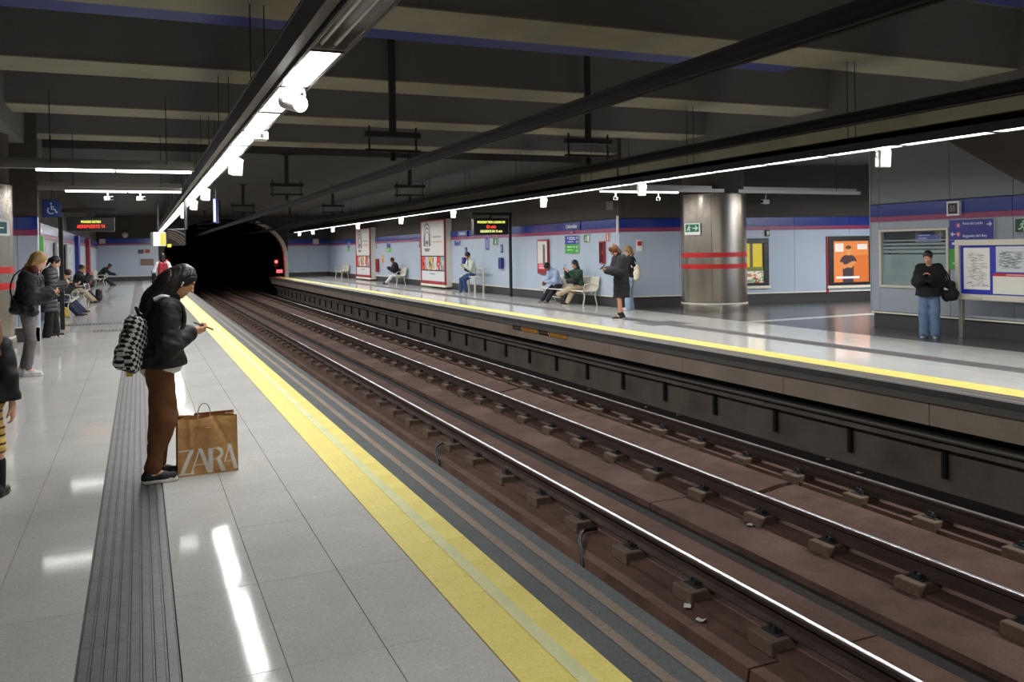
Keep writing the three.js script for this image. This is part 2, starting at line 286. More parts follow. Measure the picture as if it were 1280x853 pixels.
// ---- walls. bandedWall: from (x0,z0) to (x1,z1), front to the left of that direction as seen from above
function bandedWall(parent, x0, z0, x1, z1, opt = {}) {
  const { b0 = 2.06, b1 = 2.17, b2 = 2.42, top = 2.42, pw = 1.2, plinth = .27, near = 1e9 } = opt;
  const L = Math.hypot(x1 - x0, z1 - z0), g = new THREE.Group(); g.name = 'wall_face'; g.position.set(x0, 0, z0); g.rotation.y = -Math.atan2(z1 - z0, x1 - x0); parent.add(g);
  const n = Math.max(1, Math.round(L / pw)), w = L / n;
  for (let i = 0; i < n; i++) {
    part(g, 'wall_panel', rb(i * w + .003, (i + 1) * w - .003, plinth + .03, b0, -.03, 0, .006, 1), mat.panel);
    part(g, 'blue_panel', rb(i * w + .003, (i + 1) * w - .003, b1 + .004, b2, -.03, .012, .006, 1), mat.blueBand);
    part(g, 'magenta_strip', bx(i * w + .002, (i + 1) * w - .002, b0 + .003, b1, -.03, .008), mat.magentaBand);
  }
  part(g, 'trim_strip', rb(0, L, plinth, plinth + .03, -.03, .014, .006, 1), mat.trim);
  part(g, 'plinth', bx(0, L, 0, plinth, -.1, -.03), mat.plinth);
  part(g, 'backing', bx(0, L, 0, YC, -.3, -.1), mat.darkWall);
  part(g, 'upper_wall', bx(0, L, top + .01, YC, -.12, -.04), mat.darkWall);
  return g;
}
{
  const w = thing('wall_right', 'far platform wall with pale panels, blue and magenta bands', 'wall', [0, 0, 0], 0, null, 'structure');
  bandedWall(w, 12.08, ZF, 11.95, -20.1, { pw: 1.25 });
  bandedWall(w, 11.95, -20.1, 20.4, -18.26, { pw: 1.72 });
  part(w, 'end_post', bx(11.88, 11.93, 2.03, 2.5, -20.12, -20.07), mat.white);
  part(w, 'side_wall', bx(20.4, 20.8, 0, YC, -21, ZN), mat.darkWall);
  const vent = part(w, 'vent_grille', rb(11.93, 12.0, 2.68, 2.93, -20.75, -20.38, .01, 1), M(0x7a7874, .6));
}
{
  const w = thing('wall_left', 'near platform wall with pale panels and blue band behind the benches', 'wall', [0, 0, 0], 0, null, 'structure');
  bandedWall(w, -2.25, -21.2, -2.4, ZF, { pw: 1.4, b0: 2.1, b1: 2.22, b2: 2.5, top: 2.5 });
  const g = bandedWall(w, -3.2, -18.9, -1.8, -18.9, { pw: .4 });
  part(w, 'side_wall', bx(-1.86, -1.8, 0, 2.42, -19.15, -18.93), mat.panel);
  part(w, 'outer_wall', bx(-5.5, -5.2, -.2, YC, -22, ZN), mat.darkWall);
  part(w, 'return_wall', bx(-5.4, -2.3, 0, YC, -21.6, -21.3), mat.darkWall);
}
{
  const w = thing('wall_end', 'end wall pierced by the dark tunnel mouth', 'wall', [0, 0, 0], 0, null, 'structure');
  // portal wall with an arched opening
  const s = new THREE.Shape(); s.moveTo(-5.5, -1.8); s.lineTo(19.2, -1.8); s.lineTo(19.2, YC); s.lineTo(-5.5, YC); s.closePath();
  const h = new THREE.Path(), cx = 5.25, hw = 3.86; h.moveTo(cx - hw, -1.6); h.lineTo(cx - hw, 1.0); const arch = [];
  for (let i = 0; i <= 24; i++) { const a = Math.PI - Math.PI * i / 24; const x = cx + hw * Math.cos(a), y = 1.0 + 2.95 * Math.pow(Math.sin(a), .8); arch.push([x, y]); h.lineTo(x, y); }
  h.lineTo(cx + hw, -1.6); h.closePath(); s.holes.push(h);
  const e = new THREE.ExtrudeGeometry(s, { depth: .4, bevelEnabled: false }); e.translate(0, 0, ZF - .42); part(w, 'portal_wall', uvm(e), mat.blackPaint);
  const pts = [...arch.slice(16), [cx + hw, 0]];
  const rs = new THREE.Shape(); pts.forEach((q, i) => i ? rs.lineTo(...q) : rs.moveTo(...q)); for (let i = pts.length - 1; i >= 0; i--) { const q = pts[i], k = i === pts.length - 1 ? [q[0] + Math.sign(q[0] - cx) * .22, q[1]] : [q[0] + (q[0] - cx) / hw * .22, q[1] + .2 * Math.max(0, (q[1] - 1) / 2.95)]; rs.lineTo(...k); } rs.closePath();
  const re = new THREE.ExtrudeGeometry(rs, { depth: .5, bevelEnabled: false }); re.translate(0, 0, ZF - .05); part(w, 'portal_rim', uvm(re), M(0xc9c4bb, .6));
  const gl = bandedWall(w, -2.4, ZF + .1, 1.15, ZF + .1, { pw: 1.2, b0: 2.28, b1: 2.38, b2: 2.72, top: 2.72 });
  const gr = bandedWall(w, 9.35, ZF + .1, 12.08, ZF + .1, { pw: 1.2, b0: 2.1, b1: 2.22, b2: 2.56, top: 2.56 });
  for (const q of [gl, gr]) for (const k of [...q.children]) if (k.name === 'backing') q.remove(k);
}
{
  const t = thing('tunnel', 'black running tunnel beyond the station', 'tunnel', [0, 0, 0], 0, null, 'structure');
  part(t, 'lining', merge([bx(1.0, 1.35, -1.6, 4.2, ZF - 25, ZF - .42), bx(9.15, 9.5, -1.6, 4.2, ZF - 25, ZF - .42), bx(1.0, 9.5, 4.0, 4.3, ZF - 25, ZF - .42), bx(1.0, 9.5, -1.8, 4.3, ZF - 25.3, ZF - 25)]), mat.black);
}
{
  const w = thing('wall_back', 'wall closing the station behind the viewer', 'wall', [0, 0, 0], 0, null, 'structure');
  part(w, 'back_face', bx(-5.5, 20.8, -1.8, YC + .3, ZN, ZN + .3), mat.darkWall);
}
// ---- drain grilles let into the near platform
for (const [x0, x1, z, lab] of [[-1.95, -.28, -22.9, 'long slotted floor grille further from the viewer'], [-.95, -.28, -20.75, 'short slotted floor grille nearer the viewer']]) {
  const t = thing('floor_grille', lab + ' across the near platform', 'grille', [0, .0005, z], 0, 'floor grilles');
  part(t, 'frame', bx(x0, x1, -.01, .001, -.3, .3), M(0x4a4947, .6, .3));
  for (let x = x0 + .03; x < x1 - .03; x += .075) part(t, 'slat', bx(x, x + .042, .001, .007, -.27, .27), M(0x8d8a86, .5, .2));
}
for (const [z, x0] of [[-20.75, -2.2], [-38.5, -2.2]]) one('floor_joint', z > -30 ? 'dark drain line beside the short grille' : 'dark line across the far part of the near platform', 'drain', bx(x0, z > -30 ? -.97 : -.27, -.01, .0022, z - .05, z + .05), mat.joint, null, 'structure');
// ================================================================ lamps
function lampLight(parent, w, h, x, y, z, along) {      // downward area light just under a diffuser
  const l = new THREE.RectAreaLight(LAMP_COLOR, LAMP_L, w, h); l.name = 'lamp_light'; l.position.set(x, y, z); l.rotation.x = -Math.PI / 2; parent.add(l); return l;
}
function makeLamp(lit, len) {       // one fluorescent unit, length along z, diffuser facing down
  const g = new THREE.Group();
  part(g, 'housing', merge([bx(-.12, -.1, -.005, .1, -len / 2, len / 2), bx(.1, .12, -.005, .1, -len / 2, len / 2), bx(-.12, .12, .085, .1, -len / 2, len / 2), bx(-.12, .12, -.005, .09, -len / 2, -len / 2 + .02), bx(-.12, .12, -.005, .09, len / 2 - .02, len / 2)]), mat.reflector);
  if (lit) { part(g, 'diffuser', rb(-.098, .098, 0, .03, -len / 2 + .022, len / 2 - .022, .012, 1), mat.lampOn); }
  else for (const s of [-1, 1]) part(g, 'tube', bar([s * .045, .03, -len / 2 + .03], [s * .045, .03, len / 2 - .03], .014, 10), mat.lampOff);
  return g;
}
const lampLit = makeLamp(true, 1.27), lampDark = makeLamp(false, 1.27);
function placeLamp(proto, x, y, z, label, group, ry = 0) {
  const o = proto.clone(); o.name = numbered('ceiling_lamp'); o.position.set(x, y, z); o.rotation.y = ry; scene.add(o); tag(o, label, 'lamp', group);
  if (proto === lampLit) lampLight(o, .19, 1.22, 0, -.012, 0);
  return o;
}
{
  const ORD = ['first', 'second', 'third', 'fourth', 'fifth', 'sixth', 'seventh'];
  // near platform run: the units nearest the viewer are out
  for (let k = 0; k < 47; k++) {
    const z = 3.15 - 1.33 * k; if (z < -57.2) break; const off = k >= 4 && k <= 6;
    placeLamp(off ? lampDark : lampLit, 1.15, 2.97, z - .11, off ? 'unlit lamp unit with bare tubes at the near end of the trough' : ORD[k - 7] ? ORD[k - 7] + ' lit lamp after the dark tubes, above the near platform' : 'lit white lamp further along the trough above the near platform', off ? 'unlit lamps over the near platform' : 'lit lamps over the near platform');
  }
  const RO = ['lit lamp at the right edge of the picture over the far platform', 'second lit lamp from the right edge over the far platform', 'third lit lamp from the right edge over the far platform', 'fourth lit lamp from the right edge over the far platform'];
  for (let k = 0; k < 46; k++) { const z = 3.05 - 1.33 * k; if (z < -56) break; placeLamp(lampLit, 9.2, 2.93, z, RO[k - 7] || 'lit white lamp in the trough above the far platform', 'lit lamps over the far platform'); }
}
function trough(label, x0, x1, y, z0, z1, side) {
  const t = thing('light_trough', label, 'light trough', [0, 0, 0]);
  part(t, 'casing', merge([bx(x0, x1, y + .1, y + .16, z0, z1), bx(x0, x0 + .015, y - .01, y + .16, z0, z1), bx(x1 - .015, x1, y - .01, y + .16, z0, z1)]), mat.trough);
  const s = side < 0 ? [x0 - .085, x0 - .012] : [x1 + .012, x1 + .085];
  part(t, 'cable_tray', merge([bx(s[0], s[1], y + .02, y + .19, z0, z1), bx(s[0] - .012, s[1] + .012, y + .19, y + .205, z0, z1)]), mat.trough);
  part(t, 'carrier', bx((x0 + x1) / 2 - .05, (x0 + x1) / 2 + .05, y + .16, y + .2, z0, z1), mat.troughDark);
  for (let z = z1 - 1.6; z > z0; z -= 3.83) for (const dx of [-.07, .07]) part(t, 'hanger_rod', bar([(x0 + x1) / 2 + dx, y + .2, z], [(x0 + x1) / 2 + dx, z < -22.3 ? YB - .04 : YC, z], .006, 5), mat.iron);
  return t;
}
trough('long grey lamp trough hung over the near platform', 1.02, 1.28, 2.97, -57.4, 4, -1);
{
  const t = trough('long dark lamp trough hung over the far platform', 9.07, 9.33, 2.93, -57.4, 4, 1);
}
// two cross lamps over the near platform, one over the far concourse
function crossLamp(label, xs, y, z, x0, x1, ry = 0, hw = .035) {
  const t = thing('cross_lamp', label, 'lamp', [x0, y, z], ry);
  const L = x1 - x0;
  part(t, 'casing', merge([bx(0, L, .035, .12, -hw - .025, hw + .025), bx(0, L, .12, .2, -.11, -.08)]), mat.alu);
  for (const [a, b] of xs) { part(t, 'diffuser', rb(a - x0, b - x0, 0, .034, -hw, hw, .01, 1), mat.lampOn); const l = lampLight(t, b - a, hw * 2, (a + b) / 2 - x0, -.012, 0); }
  for (const f of [.1, .5, .9]) part(t, 'hanger_rod', bar([L * f, .1, 0], [L * f, 1.2, 0], .007, 5), mat.iron);
  return t;
}
crossLamp('cross lamp strip over the near platform, nearer of the two', [[-1.38, -.32], [-.3, .78]], 2.92, -14.4, -3.2, .82);
crossLamp('cross lamp strip over the near platform, further one with small cameras', [[-1.32, -.2], [-.18, .82]], 2.92, -19.05, -3.2, .84);
crossLamp('cross lamp strip over the far concourse beside the steel column', [[9.75, 10.9], [10.95, 11.9]], 2.92, -17.2, 9.72, 17.8, .02);

crossLamp('cross lamp strip of the concourse hidden behind the kiosk corner', [[15.6, 16.8], [16.9, 18.2]], 2.95, -13.9, 15.5, 18.3, 0, .12);
crossLamp('second cross lamp strip of the concourse hidden behind the kiosk corner', [[17.3, 18.5], [18.6, 19.9]], 2.95, -15.6, 17.2, 20, 0, .12);
crossLamp('third cross lamp strip of the concourse hidden behind the kiosk corner', [[15.4, 16.6], [16.7, 18]], 2.95, -13.2, 15.3, 18.1, 0, .12);
crossLamp('fourth cross lamp strip of the concourse hidden behind the kiosk corner', [[16.5, 17.7], [17.8, 19.1]], 2.95, -14.7, 16.4, 19.2, 0, .12);
// ================================================================ loudspeakers, cameras hung from the troughs
function makeSpeaker(kind) {
  const g = new THREE.Group();
  if (kind === 'round') {
    const pr = [[0, -.15], [.07, -.15], [.078, -.14], [.078, .12], [.07, .14], [0, .14]].map(p => new THREE.Vector2(...p));
    part(g, 'body', new THREE.LatheGeometry(pr, 24).rotateX(Math.PI / 2), mat.white);
    part(g, 'grille', new THREE.CircleGeometry(.062, 20).translate(0, 0, .1405).rotateY(0), M(0xb8b4b0, .7));
    part(g, 'cap', new THREE.TorusGeometry(.07, .008, 6, 24).translate(0, 0, .138), mat.offWhite);
  } else {
    part(g, 'body', rb(-.09, .09, -.14, .14, -.1, .1, .02, 2), mat.white);
    part(g, 'grille', rb(-.075, .075, -.12, .12, .1, .106, .003, 1), mat.offWhite);
  }
  part(g, 'bracket', merge([tube([[-.1, 0, 0], [-.11, .09, 0], [-.06, .14, 0], [0, .15, 0]], .011, 10, 5), tube([[.1, 0, 0], [.11, .09, 0], [.06, .14, 0], [0, .15, 0]], .011, 10, 5)]), mat.white);
  return g;
}
const spkRound = makeSpeaker('round'), spkBox = makeSpeaker('box');
function speaker(proto, x, y, z, ry, rx, label, group, s = 1) { const o = proto.clone(); o.name = numbered('loudspeaker'); o.position.set(x, y, z); o.rotation.set(rx, ry, 0, 'YXZ'); o.scale.setScalar(s); scene.add(o); return tag(o, label, 'speaker', group); }
speaker(spkRound, 1.13, 2.83, -6.85, .35, .25, 'round white loudspeaker nearest the viewer under the lit trough', 'speakers over the near platform', .85);
{
  const t = thing('platform_camera', 'small white camera box under the near trough beyond the round loudspeaker', 'camera', [1.2, 2.9, -9.35]);
  part(t, 'body', rb(-.07, .07, -.06, .02, -.1, .1, .012, 2), mat.white); part(t, 'lens', bar([0, -.02, .1], [0, -.02, .125], .022, 10), mat.black); part(t, 'mount', bx(-.02, .02, .02, .07, -.02, .02), mat.white);
}
for (const [z, l] of [[-11.9, 'white box loudspeaker, second speaker from the viewer over the near platform'], [-17.6, 'white box loudspeaker, third speaker from the viewer over the near platform'], [-21.5, 'white box loudspeaker, fourth speaker from the viewer over the near platform'], [-26.5, 'white box loudspeaker just before the hanging monitor']]) speaker(spkBox, 1.2, 2.8, z, .3, .2, l, 'speakers over the near platform', .8);
for (const [z, l] of [[-8.5, 'white loudspeaker in front of the kiosk wall'], [-14.5, 'white loudspeaker just left of the steel column'], [-19.0, 'white loudspeaker above the station name'], [-25.6, 'white loudspeaker left of the far platform display'], [-31.5, 'white loudspeaker between the two tall adverts'], [-38.5, 'white loudspeaker right of the further tall advert'], [-44, 'white loudspeaker left of the further tall advert'], [-49.5, 'white loudspeaker third from the tunnel over the far platform'], [-54, 'white loudspeaker nearest the tunnel over the far platform']]) {
  const o = speaker(spkBox, 9.15, 2.78, z, -.5, .12, l, 'speakers over the far platform', .85);
}
function cctv(x, y, z, ry, label) {
  const t = thing('security_camera', label, 'camera', [x, y, z], ry);
  part(t, 'body', merge([rb(-.035, .035, -.04, .04, -.1, .12, .012, 2)]), mat.white); part(t, 'lens', bar([0, 0, .12], [0, 0, .14], .026, 10), mat.black); part(t, 'mount', merge([bar([0, .03, 0], [0, .14, -.03], .012, 6)]), mat.white);
  return t;
}
cctv(-.55, 2.8, -19.05, .6, 'small white camera on the left of the further cross lamp');
cctv(.05, 2.8, -19.05, .6, 'small white camera on the right of the further cross lamp');
cctv(11.35, 2.78, -17.25, -.7, 'small white camera under the concourse cross lamp');
cctv(10.15, 2.78, -17.2, -.7, 'small white camera hung left of the concourse loudspeaker');
{ const o = cctv(15.93, 2.84, -18.9, -1.2, 'grey camera on the dark wall right of the steel column'); o.scale.setScalar(1.5); }

// ================================================================ overhead conductor rails and their hangers
{
  const prof = [[-.045, 0], [.045, 0], [.045, .012], [.012, .02], [.012, .075], [.06, .09], [.06, .115], [-.06, .115], [-.06, .09], [-.012, .075], [-.012, .02], [-.045, .012]];
  const lab = ['overhead conductor rail above the near track', 'overhead conductor rail above the far track'];
  [3.5, 6.73].forEach((x, i) => { const t = thing('conductor_rail', lab[i], 'conductor rail', [x, i ? 2.87 : 2.8, 0], 0, 'overhead conductor rails'); part(t, 'profile', prism(prof, ZF - 25, ZN), mat.iron); part(t, 'contact_wire', bar([0, -.006, ZF - 25], [0, -.006, ZN], .008, 6), M(0x3a3432, .5, .5)); });
  const hanger = (x, z, label) => {
    const t = thing('rail_hanger', label, 'hanger', [x, 0, z], 0, 'hangers of the conductor rails'), top = z < -22.3 ? YB - .04 : YC;
    part(t, 'post', bar([0, 3.42, 0], [0, top, 0], .055, 10), mat.iron); part(t, 'top_plate', bx(-.15, .15, top - .03, top, -.15, .15), mat.iron);
    part(t, 'cross_arm', merge([bx(-.42, .42, 3.34, 3.42, -.05, .05), bx(-.42, .42, 3.12, 3.16, -.04, .04)]), mat.iron);
    for (const s of [-1, 1]) part(t, 'hanger_bolt', bar([s * .36, 3.08, 0], [s * .36, 3.5, 0], .016, 6), mat.iron);
    part(t, 'insulator', new THREE.LatheGeometry([[.03, 2.995], [.055, 2.998], [.03, 3.01], [.055, 3.02], [.03, 3.04], [.055, 3.07], [.03, 3.12]].map(p => new THREE.Vector2(...p)), 10), mat.blackSatin);
  };
  const nth = ['behind the viewer', 'nearest in view', 'second in view', 'third in view', 'fourth in view', 'fifth in view'];
  for (let k = 0; k < 6; k++) { const z = -2.4 - 10 * k + (k === 0 ? 4 : 0); hanger(3.5, z, 'dark hanger of the near conductor rail, ' + nth[k]); hanger(6.73, z + .15, 'dark hanger of the far conductor rail, ' + nth[k]); }
}

// ================================================================ steel columns
function column(x, z, label, ry) {
  const t = thing('steel_column', label, 'column', [x, 0, z], ry), R = .82, n = 6, H = 2.93;
  part(t, 'core', new THREE.CylinderGeometry(R - .05, R - .05, YC - .1, 32, 1).translate(0, (YC - .1) / 2, 0), mat.darkWall);
  const seg = (r, y0, y1, a0, a1, m, name, rr) => { const g = new THREE.CylinderGeometry(r, r, y1 - y0, 12, 1, true, a0, a1 - a0); g.translate(0, (y0 + y1) / 2, 0); const uv = g.attributes.uv; for (let i = 0; i < uv.count; i++) uv.setXY(i, uv.getX(i) * r * (a1 - a0), uv.getY(i) * (y1 - y0)); return part(t, name, g, m); };
  for (let i = 0; i < n; i++) { const a = i * Math.PI * 2 / n, d = .004; seg(R, .2, H, a + d, a + Math.PI * 2 / n - d, mat.steel, 'cladding_panel'); for (const y of [1.075, 1.36]) seg(R + .004, y, y + .115, a + .006, a + Math.PI * 2 / n - .006, mat.red, 'red_stripe'); }
  part(t, 'cap_ring', new THREE.TorusGeometry(R - .006, .012, 6, 48).rotateX(Math.PI / 2).translate(0, H, 0), mat.steel);
  part(t, 'base_ring', new THREE.LatheGeometry([[R + .03, 0], [R + .03, .16], [R + .015, .175], [R - .03, .175]].map(p => new THREE.Vector2(...p)), 48), mat.steel);
  part(t, 'light_ring', new THREE.LatheGeometry([[R + .006, .18], [R + .012, .19], [R + .012, .215], [R + .002, .222]].map(p => new THREE.Vector2(...p)), 48), mat.aluPaint);
  return t;
}
column(13.45, -17.95, 'big round stainless steel column with two red stripes on the far platform', .35);
column(-2.9, -17.75, 'round stainless steel column with red stripes at the left edge', .2);

// ================================================================ kiosk wall
{
  const w = thing('wall_kiosk', 'kiosk wall on the right with grey panels, blue band and frosted window', 'wall', [0, 0, 0], 0, null, 'structure');
  const z0 = -12.72, X = 13.34, zn = ZN, band = new THREE.Group(); band.name = 'wall_face'; w.add(band);
  const win = [-12.45, -10.98, .83, 1.86];
  const zs = [z0, win[0] - .06, win[1] + .06, -9.7, -8.4, -7.1, -5.8, -3, 0, 3, zn];
  for (let i = 0; i < zs.length - 1; i++) {
    const a = zs[i] + .003, b = zs[i + 1] - .003;
    if (i === 1) { part(band, 'wall_panel', rb(X, X + .03, .31, win[2] - .05, a, b, .006, 1), mat.kioskPanel); part(band, 'wall_panel', rb(X, X + .03, win[3] + .05, 2.06, a, b, .006, 1), mat.kioskPanel); }
    else part(band, 'wall_panel', rb(X, X + .03, .31, 2.06, a, b, .006, 1), mat.kioskPanel);
    part(band, 'blue_panel', rb(X - .02, X + .03, 2.16, 2.4, a, b, .006, 1), mat.blueBand);
    part(band, 'magenta_strip', bx(X - .016, X + .03, 2.06, 2.157, a, b), mat.magentaBand);
    part(band, 'upper_panel', rb(X + .01, X + .04, 2.41, 3.92, a, b, .006, 1), mat.upperPanel);
  }
  part(w, 'trim_strip', rb(X - .015, X + .03, .27, .3, z0, zn, .006, 1), mat.trim);
  part(w, 'plinth', bx(X + .04, X + .2, 0, .27, z0 + .02, zn), mat.plinth);
  part(w, 'end_wall', merge([bx(X, 20.4, .31, 3.92, z0 - .03, z0 - .004)]), mat.kioskPanel);
  part(w, 'end_plinth', merge([bx(X + .05, 20.4, 0, .31, z0 + .02, z0 + .1)]), mat.plinth);
  part(w, 'backing', merge([bx(X + .2, X + .3, 0, 3.95, z0 + .1, win[0] - .05), bx(X + .2, X + .3, 0, 3.95, win[1] + .05, zn), bx(X + .2, X + .3, 0, win[2] - .05, win[0] - .05, win[1] + .05), bx(X + .2, X + .3, win[3] + .05, 3.95, win[0] - .05, win[1] + .05)]), mat.darkWall);
  part(w, 'room', merge([bx(15.2, 15.25, .2, 2.6, z0 + .2, -8), bx(X + .3, 15.2, 2.5, 2.6, z0 + .1, -8), bx(X + .3, 15.2, .2, .3, z0 + .1, -8), bx(X + .3, 15.2, .3, 2.6, -8.1, -8)]), M(0x6b7276, .8));
}
{
  const s = thing('stair_soffit', 'dark sloping stair underside above the information board', 'stair', [0, 0, 0], 0, null, 'structure');
  const e = new THREE.ExtrudeGeometry(new THREE.Shape([[10.75, 3.46], [9.5, 2.69], [7.2, 1.35], [7.2, 3.6], [10.75, 3.6]].map(p => new THREE.Vector2(...p))), { depth: .3, bevelEnabled: false }); e.rotateY(Math.PI / 2); e.translate(13.03, 0, 0);
  part(s, 'underside', uvm(e), mat.darkWall);
}
{
  const w = thing('window_1', 'frosted kiosk window with clear stripes behind the woman in black', 'window', [13.34, 0, 0], 0, null, 'structure');
  const a = -12.45, b = -10.98, y0 = .83, y1 = 1.86;
  part(w, 'window_frame', merge([rb(-.03, .06, y0 - .05, y0, a - .05, b + .05, .008, 1), rb(-.03, .06, y1, y1 + .05, a - .05, b + .05, .008, 1), rb(-.03, .06, y0, y1, a - .05, a, .008, 1), rb(-.03, .06, y0, y1, b, b + .05, .008, 1)]), mat.aluPaint);
  part(w, 'pane', bx(.012, .018, y0, y1, a, b), mat.glass);
  const fr = new THREE.MeshPhysicalMaterial({ color: 0x9fb4b6, roughness: .75, transmission: .25, thickness: 0 });
  part(w, 'frosted_film', bx(.02, .0225, y0, 1.42, a, b), fr);
  [1.45, 1.525, 1.6, 1.675].forEach((y, i) => part(w, 'frosted_stripe', bx(.02, .0225, y, y + [.055, .045, .035, .025][i], a, b), fr));
}
// ================================================================ metal information board in front of the kiosk
{
  const t = thing('information_board', 'free-standing aluminium map board on posts beside the woman in black', 'notice board', [12.9, 0, 0]);
  const za = -10.42, zb = -7.3;
  part(t, 'frame', merge([rb(-.06, .06, .66, .76, za, zb, .012, 1), rb(-.06, .06, 1.58, 1.68, za, zb, .012, 1), rb(-.06, .06, .755, 1.585, za, za + .08, .012, 1), rb(-.06, .06, .755, 1.585, zb - .08, zb, .012, 1)]), mat.aluPaint);
  part(t, 'back_panel', bx(-.01, .03, .74, 1.6, za + .06, zb - .06), M(0x2430a6, .5));
  for (const z of [za + .08, zb - .1]) part(t, 'post', rb(-.035, .035, 0, .7, z - .035, z + .035, .008, 1), mat.alu);
  for (const z of [-10.0, -9.1]) part(t, 'latch', rb(-.075, -.06, .69, .72, z - .1, z + .1, .004, 1), mat.aluPaint);
  const scribble = (c, w, h, seed, col) => { const r = mulberry(seed); for (let i = 0; i < 150; i++) { c.fillStyle = col[Math.floor(r() * col.length)]; c.fillRect(20 + r() * (w - 90), 40 + r() * (h - 70), 8 + r() * 60, 2 + r() * 3); } };
  const sheet = (z0, z1, y0, y1, d) => { const tx = canvas(256, Math.round(256 * (y1 - y0) / (z1 - z0)), d); part(t, 'map_sheet', face(z1 - z0, y1 - y0, [-.014, (y0 + y1) / 2, (z0 + z1) / 2], -Math.PI / 2), printMat(tx, .6)); };
  sheet(-10.28, -9.79, .84, 1.54, (c, w, h) => { c.fillStyle = '#e4e3dd'; c.fillRect(0, 0, w, h); scribble(c, w, h, 3, ['#a9a9a4', '#c8c6c2', '#b0575a', '#8f9aa0', '#bdbdb6']); c.strokeStyle = '#b8bfc2'; c.lineWidth = 6; c.strokeRect(w * .35, h * .38, w * .3, h * .2); });
  sheet(-9.68, -9.15, 1.14, 1.56, (c, w, h) => { c.fillStyle = '#c9cdd0'; c.fillRect(0, 0, w, h); scribble(c, w, h, 5, ['#6f757b', '#8e9499', '#7fa08a', '#5f6468']); });
  sheet(-9.74, -8.9, .78, 1.12, (c, w, h) => { c.fillStyle = '#dcdcd0'; c.fillRect(0, 0, w, h); c.fillStyle = '#b6262c'; c.fillRect(0, 0, w, h * .14); c.fillStyle = '#e8c9c6'; c.fillRect(w * .28, h * .05, w * .42, h * .04); c.fillStyle = '#b98a6a'; c.fillRect(w * .72, h * .3, w * .2, h * .1); c.fillStyle = '#9aa0b8'; for (let i = 0; i < 7; i++) c.fillRect(w * .72, h * (.45 + i * .07), w * (.1 + .02 * (i % 4)), h * .02); });
  sheet(-9.1, -8.55, 1.14, 1.56, (c, w, h) => { c.fillStyle = '#d6d8d2'; c.fillRect(0, 0, w, h); scribble(c, w, h, 8, ['#8aa', '#9a9', '#a99', '#999']); });
}
// ================================================================ signs and adverts
// board(name,label,w,h,d,pos,ry,draw): a thin panel whose printed face looks along +z before turning
function board(name, label, cat, w, h, d, pos, ry, draw, opt = {}) {
  const t = thing(name, label, cat, pos, ry, opt.group);
  part(t, 'panel', rb(-w / 2, w / 2, -h / 2, h / 2, -d, 0, Math.min(.006, d / 3), 1), opt.body || mat.white);
  const px = opt.px || 256, tx = canvas(px, Math.max(8, Math.round(px * h / w)), draw), m = opt.border ?? .008;
  const mt = opt.glow ? new THREE.MeshStandardMaterial({ map: tx, emissive: 0xffffff, emissiveMap: tx, emissiveIntensity: opt.glow, roughness: .4 }) : printMat(tx, .4);
  part(t, opt.faceName || 'print', face(w - 2 * m, h - 2 * m, [0, 0, .0012]), mt);
  return t;
}
const WR = -Math.PI / 2, XW = 11.925;
const fillc = (c, w, h, col) => { c.fillStyle = col; c.fillRect(0, 0, w, h); };
const txt = (c, s, x, y, size, col, align = 'left', weight = '', fam = 'sans-serif') => { c.fillStyle = col; c.font = `${weight} ${size}px ${fam}`; c.textAlign = align; c.textBaseline = 'middle'; c.fillText(s, x, y); };
const bars = (c, rows, col) => { c.fillStyle = col; for (const r of rows) c.fillRect(...r); };
const exitMan = (c, x, y, s, col) => { c.fillStyle = c.strokeStyle = col; c.lineCap = 'round'; c.beginPath(); c.arc(x + s * .52, y + s * .18, s * .09, 0, 7); c.fill(); c.lineWidth = s * .12; c.beginPath(); c.moveTo(x + s * .5, y + s * .34); c.lineTo(x + s * .42, y + s * .58); c.lineTo(x + s * .6, y + s * .7); c.lineTo(x + s * .58, y + s * .9); c.moveTo(x + s * .42, y + s * .58); c.lineTo(x + s * .32, y + s * .76); c.lineTo(x + s * .14, y + s * .78); c.stroke(); c.lineWidth = s * .08; c.beginPath(); c.moveTo(x + s * .28, y + s * .5); c.lineTo(x + s * .34, y + s * .36); c.lineTo(x + s * .5, y + s * .34); c.lineTo(x + s * .66, y + s * .46); c.lineTo(x + s * .78, y + s * .4); c.stroke(); };
const arrow = (c, x, y, s, dir, col) => { c.strokeStyle = col; c.lineWidth = s * .16; c.lineCap = 'butt'; c.beginPath(); c.moveTo(x - dir * s * .5, y); c.lineTo(x + dir * s * .4, y); c.moveTo(x + dir * s * .05, y - s * .38); c.lineTo(x + dir * s * .45, y); c.lineTo(x + dir * s * .05, y + s * .38); c.stroke(); };

